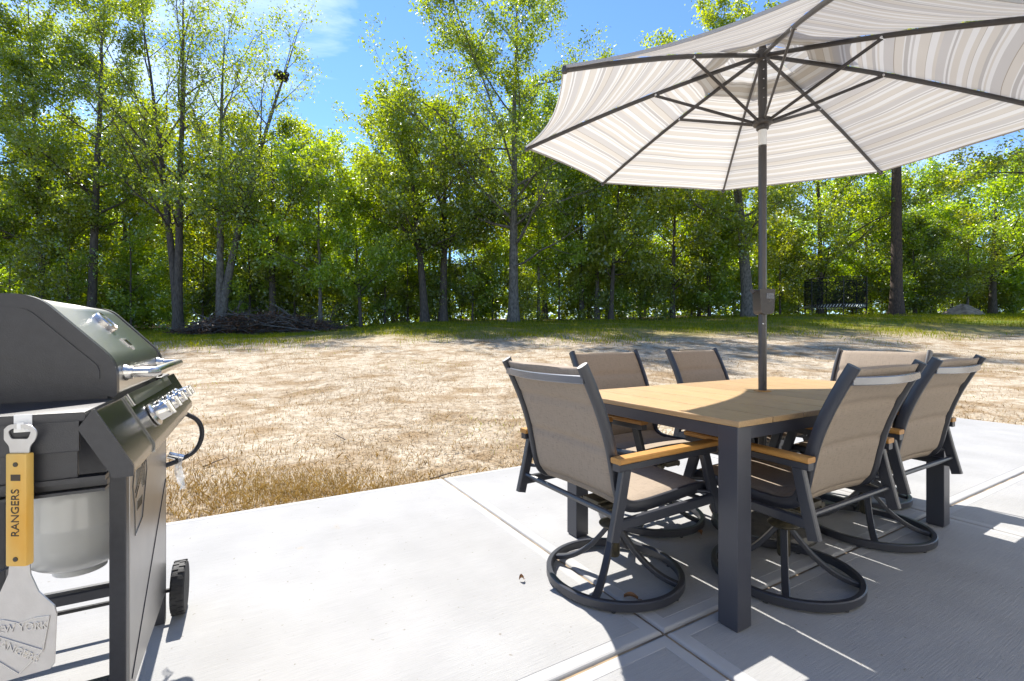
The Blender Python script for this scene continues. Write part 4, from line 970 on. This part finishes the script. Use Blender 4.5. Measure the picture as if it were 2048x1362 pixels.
for Yr in (37, 42, 48, 56, 66, 78):
    cols = 15 if Yr < 55 else 13
    for i in range(cols):
        xp = -330 + (2700 * (i + rnd.uniform(.1, .9)) / cols); Y = Yr + rnd.uniform(-1.8, 1.8); X = px(xp, Y)
        if 1560 < xp < 1740 and Y < 46: continue
        kd = rnd.randrange(5); hts = (13 * 1.45, 11 * 1.45, 14.5 * 1.45, 9 * 1.45, 12 * 1.45)[kd]; sc = rnd.uniform(.8, 1.15)
        ztop = CAMH + (HORIZ - cap_h(xp)) / FPX * Y - H1(X, Y)
        sc = min(sc, max(.38, ztop / (hts * 1.14)))
        put_tree(bgk[kd], 'woodland_tree', X, Y, rnd.uniform(0, 6.28), sc, BGL[kd] + (' in the woods ' if Yr < 45 else ' deep in the woods ') + place_of(xp), 'tree', 'trees deeper in the woods'); nbg += 1
# understory shrubs along the wood edge
shk = [
    gen_tree(seed=80 + i, H=h, r0=.035, cb=.15, rx=x, nl=14, nleaf=nn, leaf=.11, spread=.2, twigs=3, lmat=lm, ang=(75, 25), bark='bark') for i, (h, x, nn, lm) in enumerate(
    [(2.6, 1.2, 4200, 'leaf_oak'), (3.4, 1.3, 5000, 'leaf_bright'), (1.7, 1.1, 3200, 'leaf_oak'), (4.6, 1.5, 6500, 'leaf_bright'), (2.2, 1.3, 3600, 'leaf_dark')])]
for i in range(84):
    xp = -260 + 2560 * (i + rnd.uniform(0, 1)) / 84
    base = np.interp(xp, [-300, 300, 720, 1030, 1500, 2300], [32.0, 31.5, 32.5, 33.5, 35.5, 37.5])
    Y = float(base) + rnd.uniform(.2, 6.5); X = px(xp, Y)
    if 1600 < xp < 1740 or 1885 < xp < 1965: Y += 5; X = px(xp, Y)
    kd = rnd.choice([0, 1, 1, 2, 3, 3, 4, 0]); put_tree(shk[kd], 'woodland_shrub', X, Y, rnd.uniform(0, 6.28), rnd.uniform(1.05, 1.75), ['mid green shrub', 'tall bright green shrub', 'low mid green shrub', 'sapling high bright green shrub', 'dark green shrub'][kd] + ' in the undergrowth ' + place_of(xp), 'shrub', 'shrubs along the wood edge')
# the far side of the woods, too deep to tell one tree from the next
rng = np.random.default_rng(66); n = 30000; yy = rng.uniform(84, 100, n); xx = rng.uniform(-1.35, 1.35, n) * yy; zz = hgt(xx, yy) + rng.uniform(0, 1, n) ** 1.3 * (10 + 2.5 * np.sin(xx * .21) + 2 * np.sin(xx * .53 + 1))
fw_ = link(bpy.data.objects.new('distant_woods', np_quads('distant_woods', leaves(rng, np.stack([xx, yy, zz], 1), n, .85, .3), 'leaf_oak'))); fw_['kind'] = 'stuff'; fw_['label'] = 'far depth of the woods seen as one green mass between trunks'; fw_['category'] = 'woods'
# the nest in the forked tree
rng = np.random.default_rng(5); a = rng.uniform(0, 6.28, 500); r_ = .16 + rng.normal(0, .045, 500); c_ = np.stack([r_ * np.cos(a), r_ * np.sin(a), rng.normal(0, .06, 500)], 1)
NY = 30.7; nest = link(bpy.data.objects.new('bird_nest', np_quads('bird_nest', leaves(rng, c_ * 1.5, 900, .2, .045), 'dead_twig')))
nest.location = (px(563, NY), NY, CAMH + (HORIZ - 152) / FPX * NY); tag(nest, 'dark round nest of twigs high in the forked tree', 'nest')

# ------------------------------------------------------------------ brush pile, dirt mound, trampoline
BY = 28.0; bx0 = px(530, BY); bp = tag(empty('brush_pile', (bx0, BY, H1(bx0, BY))), 'long pile of cut dead branches at the edge of the woods', 'brush pile'); bp.scale = (1.75, 1.5, 1.22)
rng = np.random.default_rng(9); TB = Tubes(); hw_ = 2.75
def pile_h(x): return .95 * max(0.05, 1 - (abs(x) / hw_) ** 2.2)
for i in range(900):
    x = rng.uniform(-hw_, hw_); z = rng.uniform(0, 1) ** .8 * pile_h(x); y = rng.normal(0, .45)
    d = unit(np.array([rng.normal(0, 1), rng.normal(0, .6), rng.normal(.05, .35)])); Ln = rng.uniform(.4, 1.3)
    P = curve_path(rng, np.array([x, y, z]) - d * Ln / 2, d, Ln, 4, 0, .14); P[:, 2] = np.maximum(P[:, 2], -.02); TB.add(P, np.linspace(.013, .004, 5) * rng.uniform(.5, 1.4), 4)
tw_ = link(bpy.data.objects.new('twigs', TB.mesh('twigs', 'dead_twig')), bp); tw_['kind'] = 'stuff'
for i in range(26):
    TB = Tubes(); x = rng.uniform(-hw_ * .8, hw_ * .9); z = rng.uniform(.3, 1) * pile_h(x) + .04; d = unit(np.array([rng.choice([-1, 1]) * rng.uniform(.5, 1), rng.normal(0, .3) - .1, rng.normal(.12, .25)])); Ln = rng.uniform(1.0, 2.2)
    P = curve_path(rng, np.array([x, -.35 + rng.normal(0, .2), z]) - d * Ln * .4, d, Ln, 7, .1, .13); P[:, 2] = np.maximum(P[:, 2], .02); r = rng.uniform(.02, .045); TB.add(P, np.linspace(r, r * .35, 8), 6)
    for k in range(3):
        j = rng.integers(2, 7); TB.add(curve_path(rng, P[j], unit(P[j] - P[j - 1]) + rng.normal(0, .5, 3), Ln * .35, 4, 0, .15), np.linspace(r * .4, r * .15, 5), 4)
    link(bpy.data.objects.new('branch', TB.mesh('branch', 'grey_branch' if i % 3 == 0 else 'dead_twig')), bp)
an = np.stack([rng.uniform(-hw_, hw_, 700), rng.normal(0, .45, 700), np.zeros(700)], 1); an[:, 2] = [rng.uniform(0, 1) * pile_h(x) for x in an[:, 0]]
dl = link(bpy.data.objects.new('dead_leaves', np_quads('dead_leaves', leaves(rng, an, 6500, .09, .12), 'dead_leaf')), bp); dl['kind'] = 'stuff'

MY = 34.0; mx_ = px(1926, MY); bm = B(); rr = random.Random(2); G = []
for i in range(13):
    row = []
    for j in range(25):
        a = 2 * math.pi * j / 24; q = i / 12; r = .95 * q * (1 + .12 * math.sin(a * 3) + .06 * math.sin(7 * a)); h = .62 * (1 - q ** 1.5) * (1 + .1 * math.sin(5 * a)) + rr.uniform(-.025, .025) * (q < .95)
        row.append((r * math.cos(a), r * math.sin(a), h - .06))
    row[-1] = row[0]; G.append(row)
vv = [[bm.verts.new(p) for p in row[:-1]] for row in G]
for i in range(12):
    for j in range(24): bm.faces.new((vv[i][j], vv[i][(j + 1) % 24], vv[i + 1][(j + 1) % 24], vv[i + 1][j]))
bmesh.ops.remove_doubles(bm, verts=bm.verts, dist=.002)
mo = obj('dirt_mound', bm, 'mound_soil', None, 60); mo.location = (mx_, MY, H1(mx_, MY) + .05); mo.scale = (1.36, 1.36, 1.25); tag(mo, 'small grey heap of dirt at the right edge of the lawn', 'dirt mound')

TY = 34.0; tx = px(1669, TY); tr = tag(empty('trampoline', (tx, TY, H1(tx, TY))), 'round trampoline with black safety net under the trees', 'trampoline')
TR = 1.85; tz = .75
bm = B(); tube(bm, [(TR * math.cos(2 * math.pi * i / 40), TR * math.sin(2 * math.pi * i / 40), tz) for i in range(40)], .03, 8, closed=True); obj('frame_ring', bm, 'tramp_black', tr, 40)
bm = B(); tube(bm, [(TR * math.cos(2 * math.pi * i / 40), TR * math.sin(2 * math.pi * i / 40), tz - .2) for i in range(40)], .025, 8, closed=True); obj('lower_ring', bm, 'tramp_black', tr, 40)
bm = B(); lathe(bm, [(0, tz + .0), (TR * .8, tz + .005), (TR * .8, tz - .005), (0, tz - .01)], 36); obj('jumping_mat', bm, 'tramp_black', tr, 30)
for s in range(2):
    bm = B()
    for i in range(64):
        a = 2 * math.pi * (i + .5 * s) / 64; b_ = a + (.06 if s else -.06); sweep(bm, [(TR * math.cos(a), TR * math.sin(a), tz - .02), (TR * math.cos(b_), TR * math.sin(b_), tz - .19)], rect(.03, .03))
    if s == 0: obj('spring_lacing', bm, 'tramp_spring', tr)
    else: bm.free()
for i in range(6):
    a = math.pi / 3 * i + .2; c, s = math.cos(a), math.sin(a)
    bm = B(); tube(bm, [(TR * c, TR * s, 0), (TR * c, TR * s, tz)], .025, 8); obj('leg', bm, 'tramp_black', tr, 40)
    bm = B(); tube(bm, [((TR + .05) * c, (TR + .05) * s, .3), ((TR + .05) * c, (TR + .05) * s, 2.65)], .03, 8); obj('net_pole', bm, 'tramp_black', tr, 40)
bm = B(); tube(bm, [((TR + .02) * math.cos(2 * math.pi * i / 40), (TR + .02) * math.sin(2 * math.pi * i / 40), 2.62) for i in range(40)], .022, 8, closed=True); obj('top_ring', bm, 'tramp_black', tr, 40)
bm = B(); ra = [[bm.verts.new((TR * math.cos(2 * math.pi * i / 40), TR * math.sin(2 * math.pi * i / 40), z)) for i in range(40)] for z in (tz, 2.6)]
for i in range(40): bm.faces.new((ra[0][i], ra[0][(i + 1) % 40], ra[1][(i + 1) % 40], ra[1][i]))
obj('safety_net', bm, 'net_mesh', tr)

# ------------------------------------------------------------------ ground cover: straw, dry grass, green grass
def scatter(rng, n, y0, y1, power=1.6, wide=1.28):
    y = y0 + (y1 - y0) * rng.uniform(0, 1, n) ** power; x = rng.uniform(-1, 1, n) * (y * wide + 2.0)
    return x, y
def vnoise(x, y, seed, f):
    r = np.random.default_rng(seed); s = 0
    for k in range(6):
        a = r.uniform(0, 6.28); w = f * r.uniform(.6, 1.8); s = s + np.sin((x * math.cos(a) + y * math.sin(a)) * w + r.uniform(0, 6.28))
    return s / 6 * 1.6
def blades(name, n, y0, y1, mat, h, w, keep, seed, lie=False, power=1.6):
    rng = np.random.default_rng(seed); x, y = scatter(rng, n, y0, y1, power)
    k = ~in_patio(x, y, .0) & (rng.uniform(0, 1, n) < keep(x, y)); x, y = x[k], y[k]; n = len(x); z = hgt(x, y)
    base = np.stack([x, y, z - .004], 1); az = rng.uniform(0, 6.28, n); s = rng.uniform(.5, 1.4, n)[:, None]
    side = np.stack([np.cos(az), np.sin(az), np.zeros(n)], 1); fw = np.stack([-np.sin(az), np.cos(az), np.zeros(n)], 1)
    wd = w * (1 + .06 * y)[:, None]          # a far blade stands for a small clump
    if lie:
        up = rng.normal(.12, .18, n)[:, None] * UPV; t = unit_rows(fw + up); c = base + UPV * rng.uniform(.006, .02, n)[:, None]
        V = np.stack([c - t * h * s / 2 - side * wd / 2, c - t * h * s / 2 + side * wd / 2, c + t * h * s / 2 + side * wd / 2, c + t * h * s / 2 - side * wd / 2], 1)
    else:
        ln = rng.normal(0, .35, n)[:, None]; tip = base + UPV * (h * s) + fw * (h * s * ln)
        mid = base + UPV * (h * s * .55) + fw * (h * s * ln * .3)
        V = np.stack([base - side * wd / 2, base + side * wd / 2, mid + side * wd * .4, tip], 1)
    o = link(bpy.data.objects.new(name, np_quads(name, V, mat))); o['kind'] = 'stuff'; return o
def unit_rows(v): return v / np.linalg.norm(v, axis=1)[:, None]
def clump(x, y): return np.clip(.45 + .9 * vnoise(x, y, 1, 1.6) * .6 + .35 * vnoise(x, y, 2, 5.0), .04, 1)
o = blades('dry_grass', 170000, 2.0, 22, 'dry_blade', .048, .0026, lambda x, y: clump(x, y) * np.where(y < 4.6, 1.0, .55), 21, power=1.7); o['label'] = 'short dry brown grass growing sparsely in the sandy yard'; o['category'] = 'grass'
o = blades('straw_litter', 230000, 2.0, 23, 'straw_piece', .085, .004, lambda x, y: np.clip(.55 + .4 * vnoise(x, y, 3, 1.1), .1, 1), 22, lie=True, power=1.6); o['label'] = 'loose straw and dead stems lying over the sandy ground'; o['category'] = 'straw'
def greenk(x, y): return np.clip(.95 * sstep(15.5, 20.5, y + 3.0 * vnoise(x, y, 5, .35) + 2.5 * sstep(0, 8, -x)) * (.35 + .6 * vnoise(x, y, 6, .9)) + .4 * sstep(22, 26, y), 0, 1)
o = blades('green_grass', 200000, 12, 36, 'green_blade', .14, .006, greenk, 23, power=1.0); o['label'] = 'green and yellow grass in a band before the trees'; o['category'] = 'grass'
rg_ = lambda x, y: np.clip(1.3 * vnoise(x, y, 12, 1.3) - .35, 0, 1) * .5
o = blades('yard_weeds', 60000, 2.2, 16, 'green_blade', .05, .003, rg_, 29, power=1.3); o['label'] = 'thin yellow green weeds sprouting in patches across the bare yard'; o['category'] = 'weeds'
# tufts close to the slab edge
rng = np.random.default_rng(31); t = rng.uniform(-2.5, 7.5, 9000); d_ = np.abs(rng.normal(0, .30, 9000)) - .012
bx, by = PA.x * (PAT_A0 - d_) + PB.x * t, PA.y * (PAT_A0 - d_) + PB.y * t
kk = rng.uniform(0, 1, 9000) < np.clip(.30 + 1.1 * vnoise(bx, by, 8, 2.2), .03, 1); bx, by = bx[kk], by[kk]; n = len(bx)
az = rng.uniform(0, 6.28, n); sd2 = np.stack([np.cos(az), np.sin(az), 0 * az], 1); fw = np.stack([-np.sin(az), np.cos(az), 0 * az], 1); pass
rp_ = rng.normal(0, 1, (12000, 2)); qx, qy = -1.45 + .62 * rp_[:, 0] + .1 * rp_[:, 1], 3.25 + .30 * rp_[:, 1] - .12 * rp_[:, 0]; kp = ~in_patio(qx, qy); bx, by = np.concatenate([bx, qx[kp]]), np.concatenate([by, qy[kp]]); n = len(bx)
az = rng.uniform(0, 6.28, n); sd2 = np.stack([np.cos(az), np.sin(az), 0 * az], 1); fw = np.stack([-np.sin(az), np.cos(az), 0 * az], 1)
hh = rng.uniform(.015, .06, n)[:, None]; base = np.stack([bx, by, hgt(bx, by) - .004], 1); ln = rng.normal(0, .4, n)[:, None]
V = np.stack([base - sd2 * .0016, base + sd2 * .0016, base + UPV * hh * .55 + fw * hh * ln * .3 + sd2 * .0012, base + UPV * hh + fw * hh * ln], 1)
o = link(bpy.data.objects.new('edge_grass', np_quads('edge_grass', V, 'dry_blade'))); o['kind'] = 'stuff'; o['label'] = 'dry brown grass tufts growing against the patio edge'; o['category'] = 'grass'

# ------------------------------------------------------------------ small things lying about
def fallen(xp, yp, L_, W_, rz, lab, curl=.012):
    Y = FPX * CAMH / (yp - HORIZ); bm = B(); uv = []
    n = 8; rows = []
    for i in range(n + 1):
        t = i / n; w = W_ * math.sin(math.pi * min(1, t * 1.05 + .02)) ** .7 * (1 - .3 * t); rows.append([bm.verts.new(((t - .5) * L_, s * w, .004 + curl * abs(s) ** 2 + curl * .8 * math.sin(t * 3))) for s in (-1, -.5, 0, .5, 1)])
    for A, C in zip(rows, rows[1:]):
        for j in range(4): bm.faces.new((A[j], A[j + 1], C[j + 1], C[j]))
    sweep(bm, [(L_ * .48, 0, .006), (L_ * .75, .004, .006)], rect(.002, .002))
    o = obj('fallen_leaf', bm, 'fallen_leaf', None, 60); o.location = (px(xp, Y), Y, .001); o.rotation_euler = (0, 0, R(rz)); tag(o, lab, 'leaf', 'dead leaves on the patio')
fallen(1262, 1200, .055, .012, -20, 'narrow brown leaf lying inside the ring base of the left end chair')
fallen(1043, 1162, .020, .010, 10, 'tiny brown leaf alone on the open concrete left of the chairs')
fallen(1430, 1032, .10, .035, 60, 'curled tan leaf behind the near table leg', .03)
fallen(1400, 1070, .03, .014, 100, 'small dark leaf at the ring base of the left lawn side chair')
def stick(xp, yp, L_, rz, lab):
    Y = FPX * (CAMH + .04) / (yp - HORIZ); X = px(xp, Y); rng = np.random.default_rng(int(xp)); TB = Tubes(); d = np.array([math.cos(R(rz)), math.sin(R(rz)), .05])
    TB.add(curve_path(rng, np.array([0, 0, .02]), d, L_, 5, .05, .08), np.linspace(.006, .003, 6), 5); o = link(bpy.data.objects.new('stick', TB.mesh('stick', 'dead_twig'))); o.location = (X, Y, H1(X, Y)); tag(o, lab, 'stick', 'sticks on the bare yard')
stick(406, 935, .22, 78, 'short dark stick standing out on the sand right of the grill hose')
stick(690, 882, .18, 130, 'thin dark stick on the bare sand in the middle of the yard')
stick(860, 960, .30, 25, 'dead twig lying by the patio edge near the joint')
print('background trees', nbg, 'tris', sum(len(o.data.polygons) for o in bpy.data.objects if o.type == 'MESH'))
